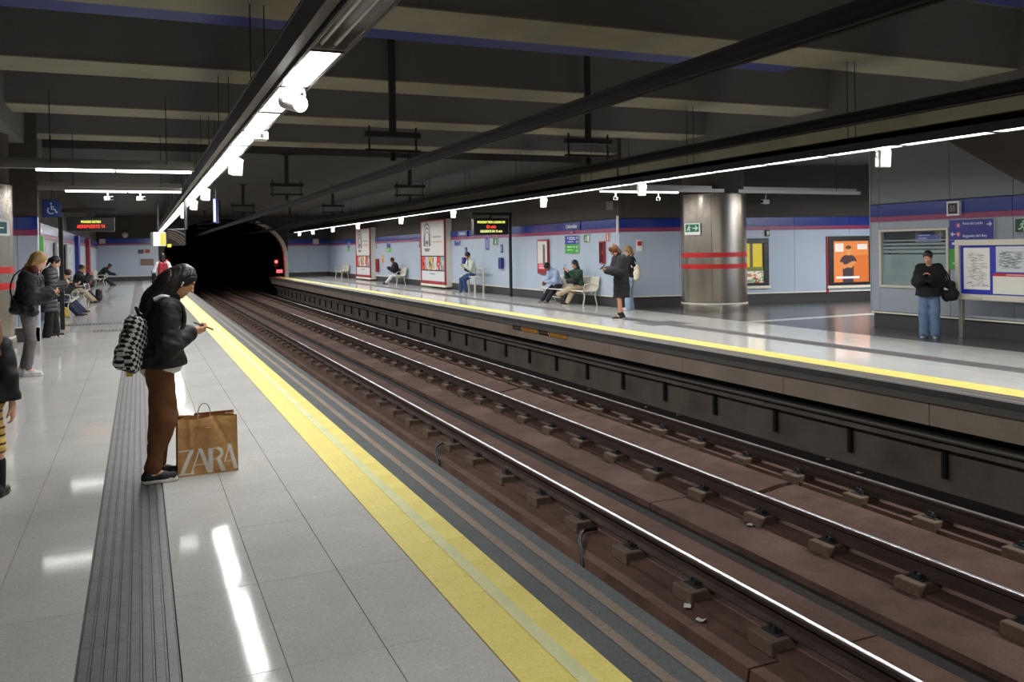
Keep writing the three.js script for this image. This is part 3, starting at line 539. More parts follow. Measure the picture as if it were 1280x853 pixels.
// station names on the blue band
function nameSign(z, label, wide = 1.1) {
  board('station_name_sign', label, 'sign', wide, .235, .012, [XW - .005, 2.295, z], WR, (c, w, h) => { fillc(c, w, h, '#1d2f83'); txt(c, 'Colombia', w * .5, h * .5, h * .66, '#f2f2f4', 'center', 'bold'); }, { body: mat.blueBand, border: .002, px: 512 });
  board('line_name_sign', 'small line plate on the magenta strip ' + (z > -25 ? 'above the green direction sign' : 'left of the far display'), 'sign', .22, .06, .008, [XW - .003, 2.115, z], WR, (c, w, h) => { fillc(c, w, h, '#963a63'); txt(c, 'Línea 8', w * .5, h * .52, h * .8, '#e6c8d4', 'center', 'bold'); }, { body: mat.magentaBand, border: .001 });
}
nameSign(-22.83, 'blue station name sign above the blue and green direction sign');
nameSign(-32.3, 'blue station name sign left of the far display');
function dirSign(x, z, y, w, h, label, fr) {
  return board('direction_sign', label, 'sign', w, h, .02, [x, y, z], WR, (c, W, H) => { fillc(c, W, H, '#27349a'); c.fillStyle = '#3fa638'; if (fr < 1) c.fillRect(0, H * fr, W, H); bars(c, [[W * .18, H * .06, W * .05, H * .12], [W * .3, H * .08, W * .42, H * .05], [W * .3, H * .18, W * .46, H * .05], [W * .2, H * .32, W * .42, H * .05]], '#dfe2f4'); arrow(c, W * .86, H * .13, W * .14, 1, '#e8eaf6'); arrow(c, W * .86, H * .36, W * .14, 1, '#e8eaf6'); if (fr < 1) { bars(c, [[W * .16, H * .6, W * .36, H * .07], [W * .58, H * .6, W * .14, H * .07], [W * .16, H * .78, W * .42, H * .05]], '#c9ecc4'); arrow(c, W * .84, H * .64, W * .13, 1, '#d6f2d2'); arrow(c, W * .84, H * .86, W * .13, 1, '#d6f2d2'); } }, { border: .004 });
}
dirSign(XW, -22.83, 1.75, .9, .54, 'blue and green direction sign under the station name', .48);
dirSign(XW, -33.0, 1.93, .55, .22, 'small blue direction sign left of the far display', 1);
dirSign(XW + .08, -43.7, 1.98, .75, .34, 'blue sign with white text above the seat with the person in black', 1);
board('direction_sign', 'green sign below the blue one above the person in black', 'sign', 1.0, .22, .02, [XW + .08, 1.68, -43.7], WR, (c, w, h) => { fillc(c, w, h, '#4fb843'); bars(c, [[w * .1, h * .3, w * .5, h * .14], [w * .1, h * .6, w * .36, h * .12]], '#dff2da'); }, { border: .004 });
board('direction_sign', 'small blue and green sign between the far bench and the further advert', 'sign', .55, .62, .02, [XW + .11, 1.95, -53.2], WR, (c, w, h) => { fillc(c, w, h, '#2c3f9e'); c.fillStyle = '#4fb04a'; c.fillRect(0, h * .55, w, h); bars(c, [[w * .2, h * .12, w * .5, h * .08], [w * .2, h * .3, w * .4, h * .08]], '#dfe2f4'); }, { border: .004 });
board('exit_sign', 'small green exit sign right of the direction sign', 'sign', .33, .24, .02, [XW, 1.915, -21.9], WR, (c, w, h) => { fillc(c, w, h, '#12703c'); exitMan(c, w * .08, h * .05, h * .9, '#eaf4ec'); c.fillStyle = '#eaf4ec'; c.fillRect(w * .66, h * .12, w * .26, h * .76); });
board('exit_sign', 'green exit sign on the wall above the man in the white jacket', 'sign', .42, .3, .02, [XW + .02, 1.94, -28.9], WR, (c, w, h) => { fillc(c, w, h, '#1d7a46'); exitMan(c, w * .3, h * .05, h * .9, '#eaf4ec'); });
board('notice_plate', 'tall blue notice plate left of the green exit sign', 'sign', .32, .52, .02, [XW + .02, 1.87, -29.7], WR, (c, w, h) => { fillc(c, w, h, '#2a36a0'); bars(c, [[w * .42, h * .2, w * .18, h * .65]], '#dfe3f4'); });
board('fire_sign', 'red and white fire equipment sign above the extinguisher cabinet', 'sign', .2, .25, .015, [XW, 1.93, -20.68], WR, (c, w, h) => { fillc(c, w, h, '#c8321f'); c.fillStyle = '#f4ede6'; c.fillRect(w * .38, h * .12, w * .24, h * .76); });
{
  const t = thing('fire_cabinet', 'narrow dark red fire extinguisher cabinet on the far wall', 'fire cabinet', [XW, 1.51, -20.97], WR);
  part(t, 'case', rb(-.13, .13, -.31, .31, -.02, .05, .01, 2), mat.redFrame); part(t, 'door', rb(-.1, .1, -.28, .28, .05, .056, .002, 1), new THREE.MeshPhysicalMaterial({ color: 0x4a1218, roughness: .12 })); part(t, 'handle', rb(.07, .085, -.05, .05, .056, .07, .004, 1), mat.alu);
  const e = thing('alarm_button', 'small red and white alarm point right of the woman in the dark dress', 'alarm', [12.5, 1.68, -19.97], -.21); part(e, 'plate', rb(-.08, .08, -.16, .16, -.01, .02, .008, 2), mat.white); part(e, 'button', rb(-.06, .06, 0, .12, .02, .045, .01, 2), mat.red);
}
{ // framed fashion poster
  const t = board('framed_poster', 'tall red-framed poster above the man in the blue shirt', 'poster', .78, 1.1, .05, [XW - .045, 1.38, -24.8], WR, (c, w, h) => { fillc(c, w, h, '#d8d4ce'); c.fillStyle = '#8e8378'; c.fillRect(w * .55, h * .12, w * .26, h * .6); c.fillStyle = '#5d5650'; c.beginPath(); c.ellipse(w * .68, h * .16, w * .07, h * .06, 0, 0, 7); c.fill(); c.fillRect(w * .6, h * .22, w * .17, h * .5); c.fillStyle = '#c9324a'; c.fillRect(0, h * .72, w, h * .2); bars(c, [[w * .12, h * .76, w * .5, h * .04], [w * .12, h * .83, w * .68, h * .05]], '#eeb9bf'); c.fillStyle = '#8c1e30'; c.fillRect(0, h * .92, w, h * .08); }, { body: mat.redFrame, border: .05 });
}
for (const [z, h, y, l] of [[-32.05, .24, 1.62, 'small dark blue plate left of the seated man in the white jacket'], [-28.35, .3, 1.66, 'small dark blue plate right of the seated man in the white jacket']]) board('blue_plate', l, 'sign', .2, h, .03, [XW + .03, y, z], WR, (c, w, h2) => { fillc(c, w, h2, '#34406f'); c.fillStyle = '#c9cfe0'; c.fillRect(w * .35, h2 * .2, w * .3, h2 * .6); }, { body: M(0x2a3466, .5) });
for (const [z, l] of [[-32.1, 'blue call point box left of the seated man in the white jacket'], [-28.3, 'blue call point box right of the seated man in the white jacket']]) { const t = thing('call_point', l, 'call point', [XW + .03, 1.14, z], WR); part(t, 'box', rb(-.14, .14, -.2, .2, 0, .1, .015, 2), M(0x1c2576, .4)); part(t, 'side_plate', rb(-.19, -.14, -.18, .18, 0, .06, .008, 1), mat.white); }
board('small_notice', 'small notice on the wall above the person in black', 'sign', .14, .26, .01, [XW + .085, 1.9, -46.2], WR, (c, w, h) => { fillc(c, w, h, '#55555c'); });
board('small_notice', 'small dark notice beside the nearer tall advert', 'sign', .2, .3, .01, [XW + .08, 1.92, -38.3], WR, (c, w, h) => { fillc(c, w, h, '#39505a'); c.fillStyle = '#cfd6d8'; c.fillRect(w * .3, h * .2, w * .4, h * .2); });
board('orange_notice', 'orange paper notice left of the person in black', 'notice', .42, .42, .008, [XW + .085, 1.22, -44.9], WR + .0, (c, w, h) => { fillc(c, w, h, '#d99433'); c.fillStyle = '#f0d9a8'; c.fillRect(w * .2, h * .2, w * .5, h * .2); });
{ const t = thing('fire_hose_cabinet', 'narrow red cabinet left of the person in black', 'fire cabinet', [XW + .085, .86, -45.9], WR); part(t, 'case', rb(-.16, .16, -.36, .36, 0, .12, .01, 1), mat.redFrame); part(t, 'door', rb(-.12, .12, -.3, .3, .12, .126, .003, 1), M(0x6b1a24, .3)); }
// tall adverts with red frames
function bigAd(z, label) {
  const t = thing('advert_totem', label, 'advert', [11.72, 0, z], WR, 'tall adverts'), W = 3.35, H = 2.97;
  part(t, 'case', bx(-W / 2 + .02, W / 2 - .02, .08, H, -.34, -.02), mat.offWhite);
  part(t, 'frame', merge([rb(-W / 2, W / 2, .17, .3, -.06, .02, .01, 1), rb(-W / 2, -W / 2 + .08, .3, H - .06, -.05, .02, .01, 1), rb(W / 2 - .08, W / 2, .3, H - .06, -.05, .02, .01, 1), rb(-W / 2, W / 2, H - .06, H, -.06, .02, .01, 1)]), mat.redFrame);
  part(t, 'kick_trim', rb(-W / 2, W / 2, .07, .17, -.06, .02, .01, 1), mat.trim);
  const w = W - .16, y = (a, b, d, n) => part(t, n, face(w, b - a, [0, (a + b) / 2, -.012]), printMat(canvas(512, Math.round(512 * (b - a) / w), d), .35));
  y(1.4, H - .06, (c, W2, H2) => { fillc(c, W2, H2, '#d9d6d3'); c.strokeStyle = '#3a393b'; const x = W2 * .26; [[.14, 13], [.11, 12], [.085, 10]].forEach(([r, l], i) => { c.lineWidth = l; c.beginPath(); c.moveTo(x - W2 * r, H2 * .72); c.lineTo(x - W2 * r, H2 * (.36 + i * .06)); c.arc(x, H2 * (.36 + i * .06), W2 * r, Math.PI, 0); c.lineTo(x + W2 * r, H2 * .72); c.stroke(); }); c.fillStyle = '#3a393b'; c.fillRect(x - W2 * .05, H2 * .56, W2 * .1, H2 * .1); c.beginPath(); c.arc(x - 12, H2 * .71, 7, 0, 7); c.arc(x + 12, H2 * .71, 7, 0, 7); c.fill(); bars(c, [[x - W2 * .12, H2 * .79, W2 * .24, H2 * .035], [x - W2 * .09, H2 * .84, W2 * .18, H2 * .03]], '#4a4748'); bars(c, [[W2 * .5, H2 * .44, W2 * .36, H2 * .035]], '#8d8a88'); bars(c, [[W2 * .5, H2 * .58, W2 * .4, H2 * .04]], '#c9ab86'); }, 'advert_print');
  y(.78, 1.37, (c, W2, H2) => { fillc(c, W2, H2, '#c9473c'); const cols = ['#d2513f', '#b9c3c9', '#d9b25a', '#cfd3cf', '#cf3f36', '#7fb5bd']; cols.forEach((k, i) => { c.fillStyle = k; c.fillRect(i * W2 / 6, 0, W2 / 6, H2); }); const r = mulberry(5); for (let i = 0; i < 46; i++) { c.fillStyle = ['#2a4c6a', '#e8d9b0', '#222', '#eee', '#c43', '#578'][Math.floor(r() * 6)]; c.globalAlpha = .75; c.fillRect(r() * W2, r() * H2, 6 + r() * 26, 10 + r() * 40); } c.globalAlpha = 1; c.strokeStyle = '#2c2f33'; c.lineWidth = 9; c.beginPath(); c.moveTo(W2 * .36, H2 * .2); c.lineTo(W2 * .46, H2 * .9); c.stroke(); }, 'picture_strip');
  y(.31, .75, (c, W2, H2) => { fillc(c, W2, H2, '#dcdbe0'); bars(c, [[W2 * .36, H2 * .28, W2 * .24, H2 * .07]], '#55535a'); }, 'caption_panel');
  part(t, 'divider', merge([bx(-w / 2, w / 2, .745, .785, -.02, .004), bx(-w / 2, w / 2, 1.365, 1.405, -.02, .004)]), mat.blackSatin);
}
bigAd(-35.55, 'tall red-framed advert with tunnel drawing, nearer of the two');
bigAd(-48.2, 'tall red-framed advert with tunnel drawing, nearer the tunnel mouth');
// lit posters in the concourse wall (wall face at about 12 degrees)
const W2A = -Math.atan2(1.45, 6.65), w2 = s => [11.95 + .977 * s, -20.1 + .213 * s];
function litPoster(s, w, h, y, label, draw, px) {
  const [x, z] = w2(s), t = thing('lit_poster', label, 'poster', [x, y, z], W2A);
  part(t, 'frame', merge([rb(-w / 2 - .16, w / 2 + .16, h / 2, h / 2 + .14, 0, .05, .01, 1), rb(-w / 2 - .16, w / 2 + .16, -h / 2 - .08, -h / 2, 0, .05, .01, 1), rb(-w / 2 - .16, -w / 2, -h / 2, h / 2, 0, .05, .01, 1), rb(w / 2, w / 2 + .16, -h / 2, h / 2, 0, .05, .01, 1)]), M(0x2b2a2c, .4));
  const tx = canvas(px, Math.round(px * h / w), draw); part(t, 'print', face(w, h, [0, 0, .02]), new THREE.MeshStandardMaterial({ map: tx, emissive: 0xffffff, emissiveMap: tx, emissiveIntensity: .22, roughness: .3 }));
  part(t, 'sill', rb(-w / 2 - .2, w / 2 + .2, -h / 2 - .17, -h / 2 - .09, -.02, .06, .008, 1), mat.trim);
  part(t, 'side_strip', bx(-w / 2 - .22, -w / 2 - .16, -h / 2 - .3, h / 2 + .14, -.02, .03), mat.redFrame);
  const l = new THREE.RectAreaLight(0xffffff, .3, w, h); l.name = 'poster_light'; l.position.set(0, 0, .06); l.rotation.y = Math.PI; t.add(l);
}
litPoster(6.95, 1.12, 1.18, 1.13, 'lit orange poster of a man in a dark t-shirt near the kiosk corner', (c, w, h) => { fillc(c, w, h, '#dd8448'); const g = '#cf7038'; c.fillStyle = g; c.fillRect(w * .55, h * .35, w * .45, h * .65); c.fillStyle = '#e4ded4'; c.fillRect(w * .05, h * .06, w * .24, h * .2); c.fillRect(w * .68, h * .08, w * .28, h * .13); c.fillStyle = '#4a3b40'; c.beginPath(); c.moveTo(w * .18, h * .5); c.quadraticCurveTo(w * .24, h * .33, w * .42, h * .34); c.quadraticCurveTo(w * .62, h * .33, w * .66, h * .5); c.lineTo(w * .58, h * .54); c.lineTo(w * .56, h); c.lineTo(w * .26, h); c.lineTo(w * .26, h * .54); c.fill(); c.fillStyle = '#d9945f'; c.beginPath(); c.ellipse(w * .43, h * .22, w * .08, h * .09, 0, 0, 7); c.fill(); c.fillRect(w * .38, h * .28, w * .1, h * .07); c.strokeStyle = '#d48a55'; c.lineWidth = w * .075; c.beginPath(); c.moveTo(w * .22, h * .52); c.lineTo(w * .3, h * .64); c.lineTo(w * .56, h * .52); c.moveTo(w * .62, h * .5); c.lineTo(w * .5, h * .62); c.lineTo(w * .3, h * .6); c.stroke(); c.fillStyle = '#6b4630'; c.beginPath(); c.ellipse(w * .43, h * .155, w * .085, h * .045, 0, 0, 7); c.fill(); c.fillStyle = '#dfe3ea'; c.fillRect(w * .07, h * .86, w * .66, h * .055); }, 512);
litPoster(3.72, 1.0, 1.1, 1.14, 'lit yellow poster half hidden behind the steel column', (c, w, h) => { fillc(c, w, h, '#5c5524'); c.fillStyle = '#d9c02e'; c.fillRect(0, 0, w * .28, h * .62); c.fillRect(w * .35, 0, w * .24, h * .62); c.fillRect(w * .68, 0, w * .28, h * .62); c.fillStyle = '#6f7a3a'; c.fillRect(0, h * .6, w, h * .08); c.fillStyle = '#d8cfc0'; c.fillRect(0, h * .7, w, h * .3); const r = mulberry(9); for (let i = 0; i < 60; i++) { c.fillStyle = ['#c9744a', '#b44', '#6a7', '#e6d9c0', '#8a5a3a'][Math.floor(r() * 5)]; c.fillRect(r() * w, h * (.7 + r() * .28), 10 + r() * 26, 8 + r() * 14); } }, 256);
{ const [x, z] = w2(4.35); const t = thing('emergency_lamp', 'small dark box at the top left of the blank panel right of the column', 'box', [x, 1.98, z], W2A); part(t, 'body', rb(-.06, .06, -.09, .09, 0, .06, .01, 1), M(0x4d5a48, .5)); part(t, 'plate', rb(-.03, .03, -.05, .05, .06, .066, .002, 1), mat.offWhite); }
// exit sign on the steel column
board('exit_sign', 'green and white exit arrow sign fixed to the big steel column', 'sign', .46, .3, .02, [12.625, 2.07, -17.7], -1.2, (c, w, h) => { fillc(c, w, h, '#f0f2f0'); c.fillStyle = '#177c4c'; c.fillRect(w * .06, h * .1, w * .88, h * .66); arrow(c, w * .68, h * .43, w * .34, 1, '#f4f6f4'); exitMan(c, w * .1, h * .12, h * .6, '#f4f6f4'); c.fillRect(w * .06, h * .82, w * .88, h * .05); });
board('exit_sign', 'exit sign beside the steel column at the left edge', 'sign', .36, .28, .02, [-2.2, 2.16, -17.12], .75, (c, w, h) => { fillc(c, w, h, '#e9eef0'); c.fillStyle = '#2a5e63'; c.fillRect(w * .16, h * .12, w * .7, h * .76); arrow(c, w * .5, h * .5, w * .4, -1, '#eef4f4'); });
// kiosk signs
{
  const XK = 13.315;
  const t = board('clock_display', 'small square white-framed display on the kiosk blue band', 'display', .26, .26, .07, [XK - .06, 2.24, -10.78], WR, (c, w, h) => { fillc(c, w, h, '#16161a'); bars(c, [[w * .22, h * .22, w * .16, h * .18]], '#9a9aa4'); bars(c, [[w * .52, h * .22, w * .16, h * .16]], '#b06a70'); c.strokeStyle = '#8f8f98'; c.lineWidth = w * .05; c.strokeRect(w * .24, h * .48, w * .18, h * .26); c.strokeRect(w * .52, h * .48, w * .18, h * .26); }, { border: .035 });
  board('direction_sign', 'blue sign pointing to Paco de Lucía and Arganda del Rey above the map board', 'sign', .88, .36, .03, [XK - .01, 1.86, -10.46], WR, (c, w, h) => { fillc(c, w, h, '#2b3290'); txt(c, 'Paco de Lucía', w * .31, h * .2, h * .17, '#dfe1f2', 'left', 'bold'); txt(c, 'Arganda del Rey', w * .31, h * .82, h * .17, '#dfe1f2', 'left', 'bold'); arrow(c, w * .9, h * .26, h * .26, 1, '#eceef8'); arrow(c, w * .09, h * .72, h * .26, -1, '#eceef8'); for (const y of [.28, .72]) { c.fillStyle = '#b3577d'; c.beginPath(); c.arc(w * .21, h * y, h * .13, 0, 7); c.fill(); txt(c, '9', w * .21, h * (y + .02), h * .18, '#f0dce6', 'center', 'bold'); } }, { px: 512, border: .004 });
  board('direction_sign', 'green and blue plate hanging below the Arganda del Rey sign', 'sign', .21, .52, .03, [XK - .012, 1.42, -10.8], WR, (c, w, h) => { fillc(c, w, h, '#3c9c36'); c.fillStyle = '#2b3290'; c.fillRect(0, 0, w, h * .3); bars(c, [[w * .3, h * .08, w * .3, h * .08]], '#e4e6f4'); bars(c, [[w * .35, h * .78, w * .3, h * .05]], '#bfe6ba'); }, { border: .002 });
  board('exit_sign', 'green running man exit sign on the kiosk wall at the right edge', 'sign', .3, .24, .03, [XK - .01, 1.9, -9.5], WR, (c, w, h) => { fillc(c, w, h, '#0f4a2c'); exitMan(c, w * .12, h * .04, h * .92, '#bfe6cc'); });
  board('blue_notice', 'blue and white notice behind the frosted kiosk glass', 'notice', .55, .2, .01, [13.6, 1.75, -11.6], WR, (c, w, h) => { fillc(c, w, h, '#3346b0'); bars(c, [[w * .1, h * .3, w * .5, h * .1], [w * .1, h * .6, w * .36, h * .1]], '#cfd6f0'); });
}
// warning plates on the far platform fascia
for (const [z, l] of [[-18.1, 'left orange and black warning plate under the far platform edge'], [-16.65, 'right orange and black warning plate under the far platform edge']]) board('warning_plate', l, 'sign', 1.42, .14, .012, [8.19, -.215, z], WR, (c, w, h) => { fillc(c, w, h, '#1c1714'); bars(c, [[w * .1, h * .2, w * .2, h * .14], [w * .05, h * .5, w * .24, h * .14]], '#8a6a55'); c.fillStyle = '#e09a2c'; c.fillRect(w * .38, h * .1, w * .6, h * .8); c.fillStyle = '#f0d8b8'; c.beginPath(); c.moveTo(w * .4, h * .08); c.lineTo(w * .33, h * .5); c.lineTo(w * .4, h * .92); c.fill(); c.fillStyle = '#c03024'; c.beginPath(); c.arc(w * .395, h * .5, h * .24, 0, 7); c.fill(); bars(c, [[w * .46, h * .26, w * .46, h * .08], [w * .46, h * .46, w * .46, h * .08], [w * .46, h * .66, w * .4, h * .08]], '#a9701c'); }, { body: mat.black, border: .003, px: 512 });

// LED train displays on L-shaped posts
function ledDisplay(label, postX, z, faceX0, faceX1, y0, y1, rows) {
  const t = thing('train_display', label, 'display', [0, 0, z]), cx = (faceX0 + faceX1) / 2, w = faceX1 - faceX0, h = y1 - y0;
  part(t, 'post', rb(postX - .045, postX + .045, 0, y1 + .13, -.045, .045, .01, 1), mat.blackSatin);
  part(t, 'arm', merge([rb(Math.min(postX, faceX0) - .05, Math.max(postX, faceX1) + .05, y1 + .1, y1 + .2, -.07, .07, .01, 1), bx(cx - .04, cx + .04, y1, y1 + .12, -.03, .03)]), mat.blackSatin);
  part(t, 'housing', rb(faceX0, faceX1, y0, y1, -.14, .1, .015, 2), mat.blackSatin);
  const tx = canvas(512, Math.round(512 * h / w), (c, W, H) => { fillc(c, W, H, '#060606'); for (const [s, y, size, col, ww] of rows) { c.save(); c.font = `bold ${size * H}px sans-serif`; c.textAlign = 'center'; c.textBaseline = 'middle'; const m = c.measureText(s).width; c.translate(W / 2, y * H); c.scale(ww * W / m, 1); c.fillStyle = col; c.fillText(s, 0, 0); c.restore(); } });
  part(t, 'screen', face(w - .08, h - .07, [cx, (y0 + y1) / 2, .102]), new THREE.MeshStandardMaterial({ color: 0x0a0a0a, emissive: 0xffffff, emissiveMap: tx, emissiveIntensity: 1.3, roughness: .3 }));
  const l = new THREE.RectAreaLight(0xffb060, .12, w - .08, h - .07); l.name = 'screen_light'; l.position.set(cx, (y0 + y1) / 2, .13); l.rotation.y = Math.PI; t.add(l);
}
ledDisplay('train display over the near platform reading AEROPUERTO T4 in red', -1.6, -21.6, -1.47, -.5, 2.2, 2.52, [['PROXIMO DESTINO', .28, .3, '#e8e85a', .46], ['AEROPUERTO T4', .7, .42, '#ff3a30', .64]]);
ledDisplay('train display over the far platform with yellow lines and red minutes', 11.72, -27, 10.35, 11.62, 2.14, 2.7, [['PROXIMO TREN LLEGARA EN', .2, .22, '#e6ea6a', .86], ['02 min', .52, .3, '#ff4a36', .3], ['SIGUIENTE EN 15 min', .83, .22, '#e6ea8a', .68]]);
// wheelchair sign, hanging blue sign, monitor cluster
{
  const t = board('wheelchair_sign', 'dark blue hanging wheelchair symbol sign over the near platform', 'sign', .34, .36, .04, [-1.64, 2.64, -20], .0, (c, w, h) => { fillc(c, w, h, '#1b2f6c'); c.strokeStyle = c.fillStyle = '#c3cce0'; c.lineWidth = w * .055; c.beginPath(); c.arc(w * .46, h * .2, w * .055, 0, 7); c.fill(); c.beginPath(); c.moveTo(w * .47, h * .3); c.lineTo(w * .49, h * .55); c.lineTo(w * .68, h * .56); c.lineTo(w * .76, h * .76); c.lineTo(w * .84, h * .72); c.moveTo(w * .48, h * .41); c.lineTo(w * .64, h * .41); c.stroke(); c.beginPath(); c.arc(w * .47, h * .62, w * .21, -2.3, .9, true); c.stroke(); }, { body: M(0x16224e, .5), border: .012 });
  part(t, 'hanger_rod', bar([0, .18, -.02], [0, 1.5, -.02], .008, 6), mat.iron);
  const s = thing('hanging_sign', 'narrow blue sign seen edge-on beside the near lamp trough', 'sign', [1.42, 2.5, -18], 1.38); part(s, 'panel', rb(-.22, .22, -.24, .24, -.03, .03, .008, 1), M(0x2a4bb8, .4)); part(s, 'hanger_rod', bar([0, .24, 0], [0, 2.6, 0], .008, 6), mat.iron); part(s, 'pale_edge', bx(-.222, -.215, -.22, .22, -.02, .02), mat.white);
}
{
  const t = thing('monitor_box', 'white and yellow box at the end of the near lamp trough', 'box', [.42, 2.02, -22], .3);
  part(t, 'body', rb(-.15, .15, -.17, .16, -.1, .1, .012, 2), mat.white); part(t, 'yellow_panel', bx(.02, .14, -.15, .14, .1, .104), M(0xcfc04a, .4)); part(t, 'hanger', bx(-.02, .02, .16, .9, -.02, .02), mat.iron);
  const m = thing('platform_monitor', 'hanging monitor showing the tracks beside the white box', 'monitor', [.83, 2.06, -22], .25);
  part(m, 'case', rb(-.22, .22, -.2, .2, -.14, 0, .015, 2), mat.blackSatin);
  const tx = canvas(256, 230, (c, w, h) => { fillc(c, w, h, '#14110f'); c.strokeStyle = '#6a5648'; c.lineWidth = 10; for (let i = 0; i < 4; i++) { c.beginPath(); c.moveTo(10, h * (.15 + i * .12)); c.quadraticCurveTo(w * .55, h * (.2 + i * .16), w, h * (.7 + i * .2)); c.stroke(); } c.strokeStyle = '#a8a29a'; c.lineWidth = 5; c.beginPath(); c.moveTo(w * .2, 0); c.quadraticCurveTo(w * .7, h * .1, w, h * .4); c.stroke(); });
  part(m, 'screen', face(.4, .36, [0, 0, .002]), new THREE.MeshStandardMaterial({ color: 0x101010, emissive: 0xffffff, emissiveMap: tx, emissiveIntensity: .8, roughness: .25 }));
  part(m, 'hanger', bx(.2, .26, .19, 1.05, -.08, -.02), mat.iron); part(m, 'yellow_tab', bx(-.22, -.13, -.24, -.16, .004, .012), M(0xd9d13c, .5));
}
// signals in the tunnel mouth
const redGlow = new THREE.MeshStandardMaterial({ color: 0x300000, emissive: new THREE.Color(1, .03, .03), emissiveIntensity: 9 });
for (const [x, y, z, l] of [[8.62, .95, ZF - .3, 'red signal lamp at the right side of the tunnel mouth'], [1.62, 1.1, ZF - .1, 'red signal lamp at the left side of the tunnel mouth']]) {
  const t = thing('signal_lamp', l, 'signal', [x, y, z], 0, 'tunnel signals'); part(t, 'housing', rb(-.16, .16, -.3, .3, -.16, 0, .02, 1), mat.black); part(t, 'lens', new THREE.SphereGeometry(.1, 14, 8).scale(1, 1, .5).translate(0, .08, .02), redGlow); part(t, 'pole', bar([0, -2.2, -.08], [0, -.3, -.08], .04, 8), mat.black);
  const p = new THREE.PointLight(0xff1010, .35, 0, 2); p.position.set(0, .08, .3); p.name = 'signal_light'; t.add(p);
}
{ const t = thing('red_lit_box', 'small red lit box low beside the tunnel mouth', 'signal', [8.75, .38, ZF + .25]); part(t, 'case', rb(-.26, .26, -.16, .16, -.1, 0, .02, 1), mat.black); part(t, 'glow_panel', bx(-.2, .2, -.11, .11, 0, .01), new THREE.MeshStandardMaterial({ color: 0x401010, emissive: new THREE.Color(1, .12, .14), emissiveIntensity: 1.1 })); part(t, 'stand', bx(-.05, .05, -.4, -.16, -.08, -.02), mat.black); }
// end wall plates and dome lamp, near platform
for (const [x, y, w, h, col, l] of [[.1, 1.86, .34, .26, 0x4b4440, 'dark plate on the near end wall left of the red one'], [.5, 1.88, .28, .24, 0xa83a30, 'small red plate on the near end wall'], [.45, 1.18, .78, .42, 0x7d6a5e, 'wide brown plate on the near end wall below the red one']]) one('wall_plate', l, 'plate', rb(x - w / 2, x + w / 2, y - h / 2, y + h / 2, ZF + .1, ZF + .15, .01, 1), M(col, .5));
one('box_sign', 'small white box on the blue band at the left of the near end wall', 'box', rb(-2.3, -1.95, 2.4, 2.7, ZF + .12, ZF + .3, .02, 1), mat.offWhite);
one('dome_lamp', 'white dome fitting above the near end wall', 'lamp', new THREE.SphereGeometry(.2, 16, 8, 0, 6.3, 0, 1.6).rotateX(Math.PI / 2).translate(-.8, 2.95, ZF + .12), mat.offWhite);
one('box_sign', 'small framed box on the blue band at the far end wall', 'box', rb(11.05, 11.45, 2.2, 2.56, ZF + .12, ZF + .22, .02, 1), mat.offWhite);
// near wall fittings left: green sign, red and blue uprights, glazed notices
for (const [z, w, col, l] of [[-23.4, .16, 0x9a2a33, 'red upright on the near wall by the woman in the puffer coat'], [-38, .9, 0x1d2a86, 'blue upright panel on the near wall behind the seated man'], [-46, 1.0, 0x8c2430, 'red upright panel on the near wall beyond the seated man']]) one('wall_upright', l, 'upright', rb(-2.33, -2.17, .3, 2.45, z - w / 2, z + w / 2, .01, 1), M(col, .45));
for (const [z, l] of [[-24.9, 'glazed notice case on the near wall above the first seated pair'], [-29, 'glazed notice case on the near wall behind the second seated pair'], [-33, 'glazed notice case on the near wall beyond the second seated pair']]) board('notice_case', l, 'notice board', 2.2, 1.2, .06, [-2.18, 1.45, z], Math.PI / 2, (c, w, h) => { fillc(c, w, h, '#c9cfd6'); const r = mulberry(Math.round(-z)); for (let i = 0; i < 26; i++) { c.fillStyle = ['#aab3bd', '#8f9aa6', '#dfe3e6', '#9fb2c4'][Math.floor(r() * 4)]; c.fillRect(r() * w, r() * h, 14 + r() * 40, 10 + r() * 30); } }, { body: mat.alu, border: .04 });
board('direction_sign', 'small green sign on the near wall behind the woman in the puffer coat', 'sign', .3, .42, .02, [-1.98, 1.88, -20.4], .3, (c, w, h) => { fillc(c, w, h, '#55b048'); bars(c, [[w * .2, h * .25, w * .5, h * .12], [w * .2, h * .55, w * .4, h * .1]], '#dff2da'); }, { body: mat.alu });
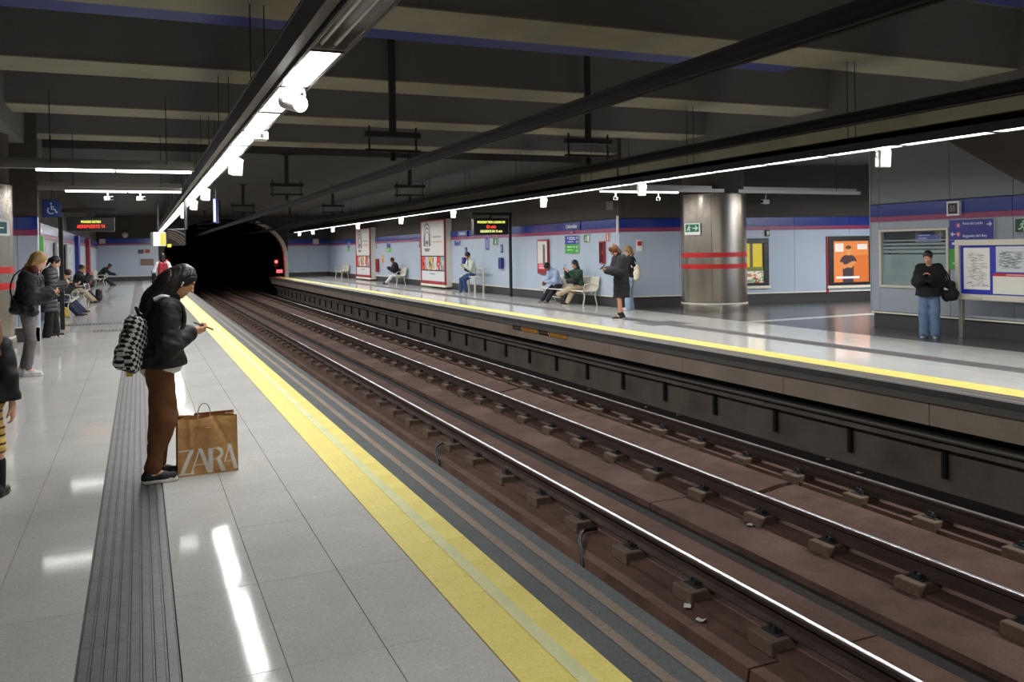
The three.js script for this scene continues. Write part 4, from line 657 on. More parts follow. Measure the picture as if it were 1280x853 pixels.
// ================================================================ seats
function makeBench(n, w = .56) {       // perforated steel bench: n seats along x, backs at -z, sitters look along +z
  const g = new THREE.Group(), L = n * w;
  part(g, 'beam', merge([bar([-L / 2 + .05, .36, -.02], [L / 2 - .05, .36, -.02], .028, 8)]), mat.alu);
  const prof = [[.24, .405], [.25, .42], [.24, .44], [.1, .425], [-.1, .42], [-.2, .44], [-.25, .52], [-.29, .8], [-.3, .82], [-.315, .815], [-.305, .79], [-.27, .51], [-.21, .415], [-.1, .4], [.1, .405]];
  for (let i = 0; i < n; i++) { const x = -L / 2 + (i + .5) * w; const e = new THREE.ExtrudeGeometry(new THREE.Shape(prof.map(p => new THREE.Vector2(...p))), { depth: w - .05, bevelEnabled: false }); e.rotateY(-Math.PI / 2); e.translate(x + (w - .05) / 2, 0, 0); part(g, 'seat', uvm(e), mat.aluPaint); }
  for (const s of [-1, 1]) for (const f of [-1, 1]) part(g, 'leg', tube([[s * (L / 2 - .12), .4, f * .2 - .02], [s * (L / 2 - .1), .3, f * .17 - .02], [s * (L / 2 - .09), .12, f * .2 - .02], [s * (L / 2 - .09), 0, f * .23 - .02]], .02, 10, 6), mat.aluPaint);
  for (const s of [-1, 1]) part(g, 'arm_rest', tube([[s * (L / 2 - .02), .42, .2], [s * (L / 2), .6, .2], [s * (L / 2), .62, .05], [s * (L / 2 - .02), .58, -.22]], .016, 12, 6), mat.aluPaint);
  return g;
}
function bench(n, x, z, ry, label, w) { const g = makeBench(n, w); g.name = numbered('steel_bench'); g.position.set(x, 0, z); g.rotation.y = ry; scene.add(g); tag(g, label, 'bench', 'steel benches'); return g; }
bench(5, 11.6, -22.5, -Math.PI / 2, 'steel bench with the man in blue and the woman in green');
bench(2, 11.6, -40.9, -Math.PI / 2, 'steel bench with the person in black on the far platform', .8);
bench(2, 11.7, -53.8, -Math.PI / 2, 'empty steel bench near the far end wall', .95);
bench(4, -1.92, -27.2, Math.PI / 2, 'steel bench with the first seated pair on the near platform', .8);
bench(3, -1.92, -33.9, Math.PI / 2, 'steel bench with the man in beige trousers on the near platform', .8);
bench(3, -1.9, -51.5, Math.PI / 2, 'steel bench with the man bending forward near the end wall', 1.2);
{ // perch seat with square tube frame
  const t = thing('perch_seat', 'square metal frame seat under the man in the white jacket', 'seat', [11.55, 0, -30.2], -Math.PI / 2);
  for (const x of [-.75, -.1, .75]) for (const [z, h] of [[.22, .62], [-.12, .95]]) part(t, 'leg', rb(x - .025, x + .025, 0, h, z - .025, z + .025, .006, 1), mat.aluPaint);
  part(t, 'seat_rail', merge([rb(-.78, .78, .6, .65, -.02, .25, .01, 1)]), mat.aluPaint); part(t, 'back_rail', rb(-.78, .78, .9, .96, -.15, -.09, .01, 1), mat.aluPaint);
  part(t, 'cross_rail', merge([rb(-.78, .78, .3, .34, -.14, -.1, .008, 1)]), mat.aluPaint);
}

// ================================================================ figures: distance fields meshed by surface nets
const smin = (a, b, k) => { const h = Math.max(k - Math.abs(a - b), 0) / k; return Math.min(a, b) - h * h * k * .25; };
// tapered capsule / ellipsoid with optional axes
const cap = (a, b, ra, rb2 = ra, k = .03) => ({ t: 0, a, b, ra, rb: rb2, k, d: [b[0] - a[0], b[1] - a[1], b[2] - a[2]], l: (b[0] - a[0]) ** 2 + (b[1] - a[1]) ** 2 + (b[2] - a[2]) ** 2 + 1e-9 });
const ell = (c, r, k = .03, m = null) => ({ t: 1, c, r, k, m });
function primD(p, x, y, z) {
  if (p.t === 0) { const px = x - p.a[0], py = y - p.a[1], pz = z - p.a[2]; let h = (px * p.d[0] + py * p.d[1] + pz * p.d[2]) / p.l; h = h < 0 ? 0 : h > 1 ? 1 : h; const qx = px - p.d[0] * h, qy = py - p.d[1] * h, qz = pz - p.d[2] * h; return Math.sqrt(qx * qx + qy * qy + qz * qz) - (p.ra + (p.rb - p.ra) * h); }
  let px = x - p.c[0], py = y - p.c[1], pz = z - p.c[2];
  if (p.m) { const m = p.m, a = px * m[0] + py * m[1] + pz * m[2], b = px * m[3] + py * m[4] + pz * m[5], c = px * m[6] + py * m[7] + pz * m[8]; px = a; py = b; pz = c; }
  const r = p.r, k0 = Math.hypot(px / r[0], py / r[1], pz / r[2]), k1 = Math.hypot(px / (r[0] * r[0]), py / (r[1] * r[1]), pz / (r[2] * r[2])); return k1 < 1e-9 ? -Math.min(...r) : k0 * (k0 - 1) / k1;
}
function field(prims, cuts = [], warp = null) {
  return (x, y, z) => { let d = 1e3; for (const p of prims) d = smin(d, primD(p, x, y, z), p.k); if (warp) d += warp(x, y, z); for (const c of cuts) { const e = c(x, y, z); if (e > d) d = e; } return d; };
}
function boundsOf(prims, m = .03) { const lo = [1e9, 1e9, 1e9], hi = [-1e9, -1e9, -1e9]; const inc = (p, r) => { for (let i = 0; i < 3; i++) { lo[i] = Math.min(lo[i], p[i] - r); hi[i] = Math.max(hi[i], p[i] + r); } }; for (const p of prims) if (p.t === 0) { inc(p.a, p.ra + m); inc(p.b, p.rb + m); } else inc(p.c, Math.max(...p.r) + m); return [lo, hi]; }
function nets(f, [lo, hi], cell) {
  const n = [0, 1, 2].map(i => Math.ceil((hi[i] - lo[i]) / cell) + 2), [nx, ny, nz] = n, val = new Float32Array(nx * ny * nz), at = (i, j, k) => (k * ny + j) * nx + i, B = 5;
  for (let K = 0; K < nz; K += B) for (let J = 0; J < ny; J += B) for (let I = 0; I < nx; I += B) {
    const c = f(lo[0] + (I + B / 2) * cell, lo[1] + (J + B / 2) * cell, lo[2] + (K + B / 2) * cell), skip = Math.abs(c) > cell * B * 1.35;
    for (let k = K; k < Math.min(K + B, nz); k++) for (let j = J; j < Math.min(J + B, ny); j++) for (let i = I; i < Math.min(I + B, nx); i++) val[at(i, j, k)] = skip ? c : f(lo[0] + i * cell, lo[1] + j * cell, lo[2] + k * cell);
  }
  const pos = [], idx = [], vid = new Int32Array(nx * ny * nz).fill(-1);
  const E = []; for (let c = 0; c < 8; c++) for (const b of [1, 2, 4]) if (!(c & b)) E.push([c, c | b]);
  for (let k = 0; k < nz - 1; k++) for (let j = 0; j < ny - 1; j++) for (let i = 0; i < nx - 1; i++) {
    const v = []; let m = 0; for (let c = 0; c < 8; c++) { const q = val[at(i + (c & 1), j + (c >> 1 & 1), k + (c >> 2))]; v.push(q); if (q < 0) m |= 1 << c; }
    if (m === 0 || m === 255) continue; let x = 0, y = 0, z = 0, q = 0;
    for (const [a, b] of E) if ((v[a] < 0) !== (v[b] < 0)) { const t = v[a] / (v[a] - v[b]); x += (a & 1) + t * ((b & 1) - (a & 1)); y += (a >> 1 & 1) + t * ((b >> 1 & 1) - (a >> 1 & 1)); z += (a >> 2) + t * ((b >> 2) - (a >> 2)); q++; }
    vid[at(i, j, k)] = pos.length / 3; pos.push(lo[0] + (i + x / q) * cell, lo[1] + (j + y / q) * cell, lo[2] + (k + z / q) * cell);
  }
  const quad = (a, b, c, d, fl) => { if (a < 0 || b < 0 || c < 0 || d < 0) return; if (fl) idx.push(a, c, b, a, d, c); else idx.push(a, b, c, a, c, d); };
  for (let k = 1; k < nz - 1; k++) for (let j = 1; j < ny - 1; j++) for (let i = 1; i < nx - 1; i++) {
    const s = val[at(i, j, k)] < 0;
    if (s !== val[at(i + 1, j, k)] < 0) quad(vid[at(i, j - 1, k - 1)], vid[at(i, j, k - 1)], vid[at(i, j, k)], vid[at(i, j - 1, k)], !s);
    if (s !== val[at(i, j + 1, k)] < 0) quad(vid[at(i - 1, j, k - 1)], vid[at(i - 1, j, k)], vid[at(i, j, k)], vid[at(i, j, k - 1)], !s);
    if (s !== val[at(i, j, k + 1)] < 0) quad(vid[at(i - 1, j - 1, k)], vid[at(i, j - 1, k)], vid[at(i, j, k)], vid[at(i - 1, j, k)], !s);
  }
  const nor = new Float32Array(pos.length), uv = new Float32Array(pos.length / 3 * 2), e = cell * .6;
  for (let i = 0; i < pos.length; i += 3) { const [x, y, z] = [pos[i], pos[i + 1], pos[i + 2]]; let a = f(x + e, y, z) - f(x - e, y, z), b = f(x, y + e, z) - f(x, y - e, z), c = f(x, y, z + e) - f(x, y, z - e); const l = Math.hypot(a, b, c) || 1; nor[i] = a / l; nor[i + 1] = b / l; nor[i + 2] = c / l; uv[i / 3 * 2] = x + z; uv[i / 3 * 2 + 1] = y; }
  const g = new THREE.BufferGeometry(); g.setAttribute('position', new THREE.BufferAttribute(new Float32Array(pos), 3)); g.setAttribute('normal', new THREE.BufferAttribute(nor, 3)); g.setAttribute('uv', new THREE.BufferAttribute(uv, 2)); g.setIndex(idx); return g;
}
const sculpt = (prims, cell, cuts, warp, m) => nets(field(prims, cuts, warp), boundsOf(prims, m), cell);
// --- small vector kit on arrays
const ad = (a, b, s = 1) => [a[0] + b[0] * s, a[1] + b[1] * s, a[2] + b[2] * s], sb = (a, b) => ad(a, b, -1), dot = (a, b) => a[0] * b[0] + a[1] * b[1] + a[2] * b[2], ln = a => Math.hypot(...a), nm = a => { const l = ln(a) || 1; return [a[0] / l, a[1] / l, a[2] / l]; }, cr = (a, b) => [a[1] * b[2] - a[2] * b[1], a[2] * b[0] - a[0] * b[2], a[0] * b[1] - a[1] * b[0]], mx = (a, b, t) => ad(a, sb(b, a), t);
function ik(a, b, l1, l2, pole) { const d = sb(b, a); let L = ln(d); const mxl = (l1 + l2) * .995; if (L > mxl) { b = ad(a, d, mxl / L); L = mxl; } const u = nm(sb(b, a)), x = (l1 * l1 - l2 * l2 + L * L) / (2 * L), h = Math.sqrt(Math.max(0, l1 * l1 - x * x)); const p = nm(ad(pole, u, -dot(pole, u))); return [ad(ad(a, u, x), p, h), b]; }
const wn = noiseGrid(64, 301), wn2 = noiseGrid(64, 302);
const wrinkle = (amp, f = 2.2) => (x, y, z) => amp * ((wn((x + z * .8) * f * .09 + y * f * .07, y * f * .08 - z * f * .04 + x * f * .03) - .5) + .4 * (wn2((x - z) * f * .16, y * f * .2 + x * f * .12) - .5));

function skeleton(s) {
  const u = s.H / 1.7, J = { u }, P = s.pelvis || [0, .93 * u, 0], l1 = s.lean || 0, l2 = l1 + (s.curve || 0), l3 = l2 + (s.curve || 0), dir = a => [0, Math.cos(a), Math.sin(a)];
  J.P = P; J.W = ad(P, dir(l1), .13 * u); J.C = ad(J.W, dir(l2), .19 * u); J.N = ad(J.C, dir(l3), .165 * u); J.up = dir(l2); J.up3 = dir(l3); J.fw = [0, -Math.sin(l2), Math.cos(l2)];
  const sw = (s.sw || .17) * u; J.S = [-1, 1].map(d => ad(ad(J.N, J.up3, -.065 * u), [d * sw, 0, 0]));
  const hp = s.head || 0, hy = s.headYaw || 0, hu = dir(hp), hf = [0, -Math.sin(hp), Math.cos(hp)];
  const ry = v => [v[0] * Math.cos(hy) + v[2] * Math.sin(hy), v[1], -v[0] * Math.sin(hy) + v[2] * Math.cos(hy)];
  J.hx = ry([1, 0, 0]); J.hu = ry(hu); J.hf = ry(hf);
  J.head = ad(ad(J.N, nm(ad(J.up3, J.hu)), .075 * u), J.hu, .105 * u); J.head = ad(J.head, J.hf, .018 * u);
  J.E = []; J.Wr = []; J.K = []; J.A = []; J.H = [];
  for (const i of [0, 1]) {
    const d = i ? 1 : -1, h = s.hands[i];
    const [e, w] = ik(J.S[i], h.p, .285 * u, .25 * u, h.pole || [d * .5, -1, -.5]); J.E.push(e); J.Wr.push(w);
    const hip = ad(P, [d * .088 * u, -.02 * u, 0]); J.H.push(hip);
    const ft = s.feet[i]; const ank = [ft.p[0], ft.p[1] + .085 * u, ft.p[2]], ls = s.straight === false ? .86 * u : ln(sb(ank, hip)) * 1.006; const [k, a] = ik(hip, ank, ls * .506, ls * .494, ft.pole || [d * .12, .1, 1]); J.K.push(k); J.A.push(a);
  }
  return J;
}
const headPt = (J, x, y, z) => ad(ad(ad(J.head, J.hx, x * J.u), J.hu, y * J.u), J.hf, z * J.u);
const headAx = J => [...J.hx, ...J.hu, ...J.hf];
function torsoPrims(J, o, w = 1) { const u = J.u, m = [1, 0, 0, 0, J.up[1], J.up[2], 0, J.fw[1], J.fw[2]]; return [ell(ad(J.P, [0, .02 * u, 0]), [(.158 + o) * w * u, (.13 + o) * u, (.118 + o) * u], .05), ell(ad(J.W, J.up, .0), [(.13 + o) * w * u, (.15 + o) * u, (.1 + o) * u], .06, m), ell(ad(J.C, J.up, .0), [(.15 + o) * w * u, (.17 + o) * u, (.105 + o) * u], .06, m), cap(ad(J.S[0], [.02, -.01, 0]), ad(J.S[1], [-.02, -.01, 0]), (.05 + o * .7) * u, (.05 + o * .7) * u, .06)]; }
function armPrims(J, i, o, t = 1, k = .03) { const u = J.u, e = mx(J.E[i], J.Wr[i], t); return [cap(J.S[i], J.E[i], (.05 + o) * u, (.04 + o) * u, k), cap(J.E[i], e, (.04 + o) * u, (.027 + o) * u, k)]; }
function legPrims(J, i, r0, r1, r2, t = 1) { const u = J.u; return [cap(J.H[i], J.K[i], r0 * u, r1 * u, .035), cap(J.K[i], mx(J.K[i], J.A[i], t), r1 * u, r2 * u, .03)]; }
function handGeo(J, i, h, skin, cell) {          // palm, four bent fingers, a thumb
  const u = J.u * 1.02, w = J.Wr[i], f = nm(h.f || sb(J.Wr[i], J.E[i])), n = nm(ad(h.n || [0, -1, 0], f, -dot(h.n || [0, -1, 0], f))), s = nm(cr(n, f)), d = (i ? 1 : -1) * (h.flip || 1), q = (a, b, c) => ad(ad(ad(w, f, a * u), s, b * d * u), n, c * u), cu = h.curl ?? .7, P = [];
  const th = d; for (const [b, r] of [[-.027, .014], [-.009, .0145], [.009, .0145], [.026, .013]]) P.push(cap(q(0, b * .6, 0), q(.085, b, 0), .017 * u, r * u, .012));
  P.push(cap(q(-.05, 0, 0), q(.02, 0, 0), .026 * u, .022 * u, .02));
  const L = [.066, .078, .072, .056];
  [-.028, -.0095, .0095, .027].forEach((b, j) => { let p = q(.088, b, 0), a = cu * .35; const seg = [.45, .32, .25]; seg.forEach((t, k) => { const l = L[j] * t * u, e = ad(ad(p, f, Math.cos(a) * l), n, Math.sin(a) * l); P.push(cap(p, e, (.0092 - k * .0008) * u, (.0086 - k * .0009) * u, .003)); p = e; a += cu * .75; }); });
  const t0 = q(.025, -.03, .006), t1 = q(.06, -.052, .02), t2 = q(.088, -.045, .034); P.push(cap(t0, t1, .013 * u, .011 * u, .012), cap(t1, t2, .0105 * u, .0088 * u, .004));
  return sculpt(P, cell, [], null, .012);
}
function makePerson(s) {
  const J = skeleton(s), u = J.u, fine = s.fine || 1, g = thing('person', s.label, 'person', [s.pos[0], s.y || 0, s.pos[1]], s.ry);
  const A = headAx(J), hp = (x, y, z) => headPt(J, x, y, z), cellB = .017 / fine, cellH = .0075 / fine, cellC = .015 / fine;
  // ---- the body: one continuous skin mesh
  const bp = [...torsoPrims(J, -.012), cap(J.N, mx(J.N, J.head, .75), .05 * u, .048 * u, .03)];
  for (const i of [0, 1]) { bp.push(...armPrims(J, i, -.006), ...legPrims(J, i, .074, .05, .034)); const a = J.A[i], y = s.feet[i].yaw || 0; bp.push(cap(a, ad(a, [Math.sin(y) * .13 * u, -.05 * u, Math.cos(y) * .13 * u]), .036 * u, .026 * u, .02)); }
  const hd = [ell(hp(0, .03, -.012), [.073 * u, .089 * u, .093 * u], .01, A), ell(hp(0, -.035, .026), [.057 * u, .083 * u, .06 * u], .03, A), cap(hp(0, -.098, .05), hp(0, -.085, .03), .022 * u, .03 * u, .03), cap(hp(0, .012, .083), hp(0, -.026, .103), .008 * u, .0125 * u, .014), cap(hp(-.012, -.03, .09), hp(.012, -.03, .09), .008 * u, .008 * u, .01), cap(hp(-.034, .03, .07), hp(.034, .03, .07), .012 * u, .012 * u, .02), cap(hp(-.016, -.058, .078), hp(.016, -.058, .078), .0075 * u, .0075 * u, .008), cap(hp(-.013, -.07, .076), hp(.013, -.07, .076), .008 * u, .008 * u, .008), ell(hp(-.074, -.004, -.004), [.011 * u, .032 * u, .02 * u], .008, A), ell(hp(.074, -.004, -.004), [.011 * u, .032 * u, .02 * u], .008, A), cap(hp(0, -.06, -.02), mx(J.N, J.head, .1), .05 * u, .05 * u, .03)];
  const eyes = [-1, 1].map(d => hp(d * .03, .006, .079));
  const sock = [-1, 1].map(d => ell(hp(d * .03, .007, .092), [.017 * u, .011 * u, .014 * u], 0, A));
  const hf0 = field(hd), hfield = (x, y, z) => { let d = hf0(x, y, z); for (const q of sock) d = -smin(-d, primD(q, x, y, z), .008); for (const e of eyes) d = Math.min(d, Math.hypot(x - e[0], y - e[1], z - e[2]) - .0115 * u); return d; };
  const hgeo = nets(hfield, boundsOf(hd, .02), cellH);
  const skin = new THREE.Color(s.skin || 0xd9a88a), hairC = new THREE.Color(s.hairColor || 0x1a1412), lip = skin.clone().lerp(new THREE.Color(0xa8443f), .45), white = new THREE.Color(0xdcd6d0), dark = new THREE.Color(0x20150f);
  const paint = (geo, fn) => { const p = geo.attributes.position, c = new Float32Array(p.count * 3); for (let i = 0; i < p.count; i++) { const k = fn(p.getX(i), p.getY(i), p.getZ(i)); c[3 * i] = k.r; c[3 * i + 1] = k.g; c[3 * i + 2] = k.b; } geo.setAttribute('color', new THREE.BufferAttribute(c, 3)); return geo; };
  paint(hgeo, (x, y, z) => { const q = sb([x, y, z], J.head), a = dot(q, J.hx) / u, b = dot(q, J.hu) / u, c = dot(q, J.hf) / u; for (const d of [-1, 1]) { const ex = a - d * .03, ey = b - .006; if (c > .07 && Math.hypot(ex, ey * 1.5) < .0125) return Math.hypot(ex, ey) < .0065 ? dark : white; if (c > .06 && Math.abs(b - .033 + Math.abs(ex) * .25) < .0055 && Math.abs(ex) < .02) return hairC; } if (c > .068 && Math.abs(a) < .023 && b < -.052 && b > -.078) return lip; return skin; });
  const geos = [hgeo, paint(sculpt(bp, cellB), () => skin)];
  for (const i of [0, 1]) if (!s.hands[i].hide) geos.push(paint(handGeo(J, i, s.hands[i], skin, Math.min(.0055, .0065 / fine)), () => skin));
  const all = mergeGeometries(geos); part(g, 'body', all, new THREE.MeshPhysicalMaterial({ vertexColors: true, roughness: .55 }));
  // ---- hair
  if (s.hair !== 'none') {
    const o = s.hairVol || .012, hpz = [ell(hp(0, .034, -.018), [(.074 + o) * u, (.089 + o) * u, (.09 + o) * u], .02, A)];
    const facec = ell(hp(0, -.045, .085), [.064 * u, .1 * u, .085 * u], 0, A), facec2 = ell(hp(0, -.16, .02), [.12 * u, .12 * u, .12 * u], 0, A);
    if (s.hair === 'long' || s.hair === 'bob') { const L = s.hair === 'bob' ? .1 : .17; for (const d of [-1, 1]) hpz.push(cap(hp(d * .06, .02, -.03), hp(d * .066, -L, -.035), .034 * u, .03 * u, .03)); hpz.push(cap(hp(0, .0, -.07), hp(0, -L - .02, -.085), .05 * u, .045 * u, .04)); }
    if (s.hair === 'tail') { hpz.push(ell(hp(0, .0, -.115), [.04 * u, .045 * u, .04 * u], .02, A)); hpz.push(cap(hp(0, -.02, -.12), hp(0, -.15, -.12), .03 * u, .018 * u, .02)); }
    for (const h of s.hairExtra || []) hpz.push(cap(...h));
    const hd3 = nm(s.hairDir || [0, -1, -.05]), strand = (x, y, z) => { const q = y * hd3[2] - z * hd3[1], l = y * hd3[1] + z * hd3[2]; return .006 * (wn(x * 1.5 + q * 1.9, l * .12 + x * .3) - .5) + .0035 * (wn2(x * 3.1 - q * 3.3, l * .2) - .5); };
    const cuts = [(x, y, z) => -primD(facec, x, y, z)]; if (s.hair === 'short') cuts.push((x, y, z) => -primD(facec2, x, y, z));
    part(g, 'hair', sculpt(hpz, cellH, cuts, strand, .03), M(s.hairColor || 0x1a1412, .5));
  }
  // ---- clothes
  const cloth = (col, rough = .85, ex = {}) => new THREE.MeshPhysicalMaterial({ color: col, roughness: rough, bumpMap: T.weave, bumpScale: .0008, ...ex });
  for (const c of s.clothes) {
    const o = c.o ?? .02; let pr = [], cuts = [], wr = wrinkle((c.wr ?? .012) * .8, c.wf ?? 2.2);
    if (c.k === 'top') {
      pr = [...torsoPrims(J, o, c.w || 1)]; for (const i of [0, 1]) pr.push(...armPrims(J, i, o + (c.sleeve || 0), c.cuff ?? .97, .04));
      if (c.collar) pr.push(cap(ad(J.N, J.up3, -.02 * u), mx(J.N, J.head, .28), .062 * u, .066 * u, .03));
      if (c.hood) pr.push(ell(ad(ad(J.N, J.up3, .01 * u), J.fw, -.07 * u), [.1 * u, .06 * u, .06 * u], .03));
      const hem = c.hem ?? (J.P[1] - .05 * u), hd2 = nm(sb(J.W, J.P)); 
      if (c.flare) { const q = ad(J.P, hd2, -(J.P[1] - hem)); pr.push(ell([q[0], q[1] + .02, q[2]], [(.165 + o + c.flare) * u, .16 * u, (.125 + o + c.flare) * u], .08), ell(mx(J.P, q, .5), [(.162 + o + c.flare * .6) * u, .2 * u, (.122 + o + c.flare * .6) * u], .08)); }
      cuts.push((x, y, z) => (hem - y) * hd2[1] - (z - J.P[2]) * hd2[2] * (c.hemTilt ?? .6));
      if (!c.collar) cuts.push((x, y, z) => dot(sb([x, y, z], J.N), nm(ad(J.up3, J.fw, .35))) - .012 * u);
    } else if (c.k === 'trousers') {
      pr = [ell(ad(J.P, [0, .0, 0]), [(.16 + o) * u, (.12 + o) * u, (.12 + o) * u], .04)]; for (const i of [0, 1]) pr.push(...legPrims(J, i, (c.r?.[0] ?? .085) + o * .5, (c.r?.[1] ?? .062) + o * .5, (c.r?.[2] ?? .05) + o * .5, c.t ?? 1.02));
    } else if (c.k === 'skirt') {
      const n = 6, top = ad(J.P, [0, .08 * u, 0]), hem = c.hem; const kk = mx(J.K[0], J.K[1], .5);
      for (let i = 0; i <= n; i++) { const t = i / n, y = top[1] + (hem - top[1]) * t; pr.push(ell([0, y, J.P[2] + (c.fz || 0) * t], [(.145 + o + c.flare * t) * u, .1 * u, (.115 + o + c.flare * t) * u], .05)); }
      cuts.push((x, y, z) => hem - y); cuts.push((x, y, z) => y - top[1] - .05 * u);
    } else if (c.k === 'prims') { pr = c.prims(J, hp, A); cuts = c.cuts ? c.cuts(J) : []; }
    else if (c.k === 'sock') { for (const i of [0, 1]) { const q = mx(J.K[i], J.A[i], c.t0 ?? .6); pr = [cap(q, J.A[i], (c.r || .045) * u, (c.r2 || .038) * u, .02)]; part(g, c.name, sculpt(pr, cellC, [], null), cloth(c.col, c.rough)); } continue; }
    part(g, c.name, sculpt(pr, (c.cell || 1) * cellC, cuts, wr), c.mat || cloth(c.col, c.rough, c.ex), c.label);
  }
  // ---- shoes
  for (const i of [0, 1]) {
    if (!s.shoe) break;
    const f = s.feet[i], a = J.A[i], y = f.yaw || 0, q = f.pitch || 0, bs = [f.p[0], f.p[1], f.p[2]], pt = (l, h, x = 0) => { const cz = l * Math.cos(q) + h * Math.sin(q), cy = -l * Math.sin(q) + h * Math.cos(q); return [bs[0] + (Math.sin(y) * cz + Math.cos(y) * x) * u, bs[1] + cy * u, bs[2] + (Math.cos(y) * cz - Math.sin(y) * x) * u]; };
    const up = [cap(pt(-.045, .045), pt(.07, .045), .036 * u, .037 * u, .03), cap(pt(.07, .042), pt(.145, .036), .037 * u, .033 * u, .03), cap(pt(-.03, .06), pt(-.02, .1 + (s.shoe.high || 0)), .036 * u, (.036 + (s.shoe.high ? .008 : 0)) * u, .03)], so = [cap(pt(-.045, .018), pt(.07, .018), .038 * u, .04 * u, .03), cap(pt(.07, .018), pt(.15, .018), .04 * u, .034 * u, .03)];
    const n2 = [-Math.sin(y) * Math.sin(q), -Math.cos(q), -Math.cos(y) * Math.sin(q)], base = pt(0, .028), bot = pt(0, .002);
    const cell = s.shoe.cell || cellC * .7;
    const sh = part(g, 'shoe', sculpt(up, cell, [(x, yy, z) => -(dot(sb([x, yy, z], base), [0, Math.cos(q), Math.sin(q)]))], null, .02), cloth(s.shoe.col, .6));
    part(sh, 'sole', sculpt(so, cell, [(x, yy, z) => dot(sb([x, yy, z], base), [0, Math.cos(q), Math.sin(q)]), (x, yy, z) => -dot(sb([x, yy, z], bot), [0, Math.cos(q), Math.sin(q)])], null, .02), M(s.shoe.sole, .6));
    if (s.shoe.laces) { const lc = []; for (let k = 0; k < 5; k++) { const l = .03 + k * .016, h = .098 - k * .0075; lc.push(tube([pt(l, h - .012, -.03), pt(l + .006, h - .0005, -.012), pt(l, h - .001, .012), pt(l + .004, h - .012, .03)], .0055 * u, 8, 4)); } lc.push(tube([pt(.025, .1, 0), pt(.03, .115, -.035), pt(.045, .1, -.045)], .0035 * u, 8, 4)); part(sh, 'laces', merge(lc), M(0xe6e2da, .8)); part(sh, 'toe_cap', sculpt([cap(pt(.12, .03), pt(.152, .028), .036 * u, .03 * u, .02)], cell, [(x, yy, z) => -(dot(sb([x, yy, z], base), [0, 1, 0]))], null, .02), M(0xe2ddd2, .5)); }
  }
  g.userData._J = undefined; delete g.userData._J;
  return { g, J };
}
// a loose thing carried by a person: placed in the person's own frame
function carried(name, label, category, P) { const t = thing(name, label, category, [P.g.position.x, P.g.position.y, P.g.position.z], P.g.rotation.y); return t; }
function phoneIn(P, at, tilt, label, yaw = 0) { const t = carried('phone', label, 'phone', P); const g = new RoundedBoxGeometry(.074, .15, .009, 3, .004); const m = part(t, 'case', g, mat.blackSatin); m.position.set(...at); m.rotation.set(-tilt, yaw, 0, 'YXZ'); const sc = part(m, 'screen', new THREE.PlaneGeometry(.066, .138).translate(0, 0, .0048), new THREE.MeshPhysicalMaterial({ color: 0x0b0c10, roughness: .08 })); return t; }
// ================================================================ people
const hold = (z, y, o = .0, sp = .05) => [{ p: [-sp + o, y, z], f: [.25, .25, .9], n: [.35, .6, -.7], curl: .9 }, { p: [sp + o, y - .01, z], f: [-.25, .25, .9], n: [-.35, .6, -.7], curl: .9 }];
const stance = (a = 0, b = .05, w = .085) => [{ p: [-w, 0, a], yaw: -.12 }, { p: [w, 0, b], yaw: .12 }];

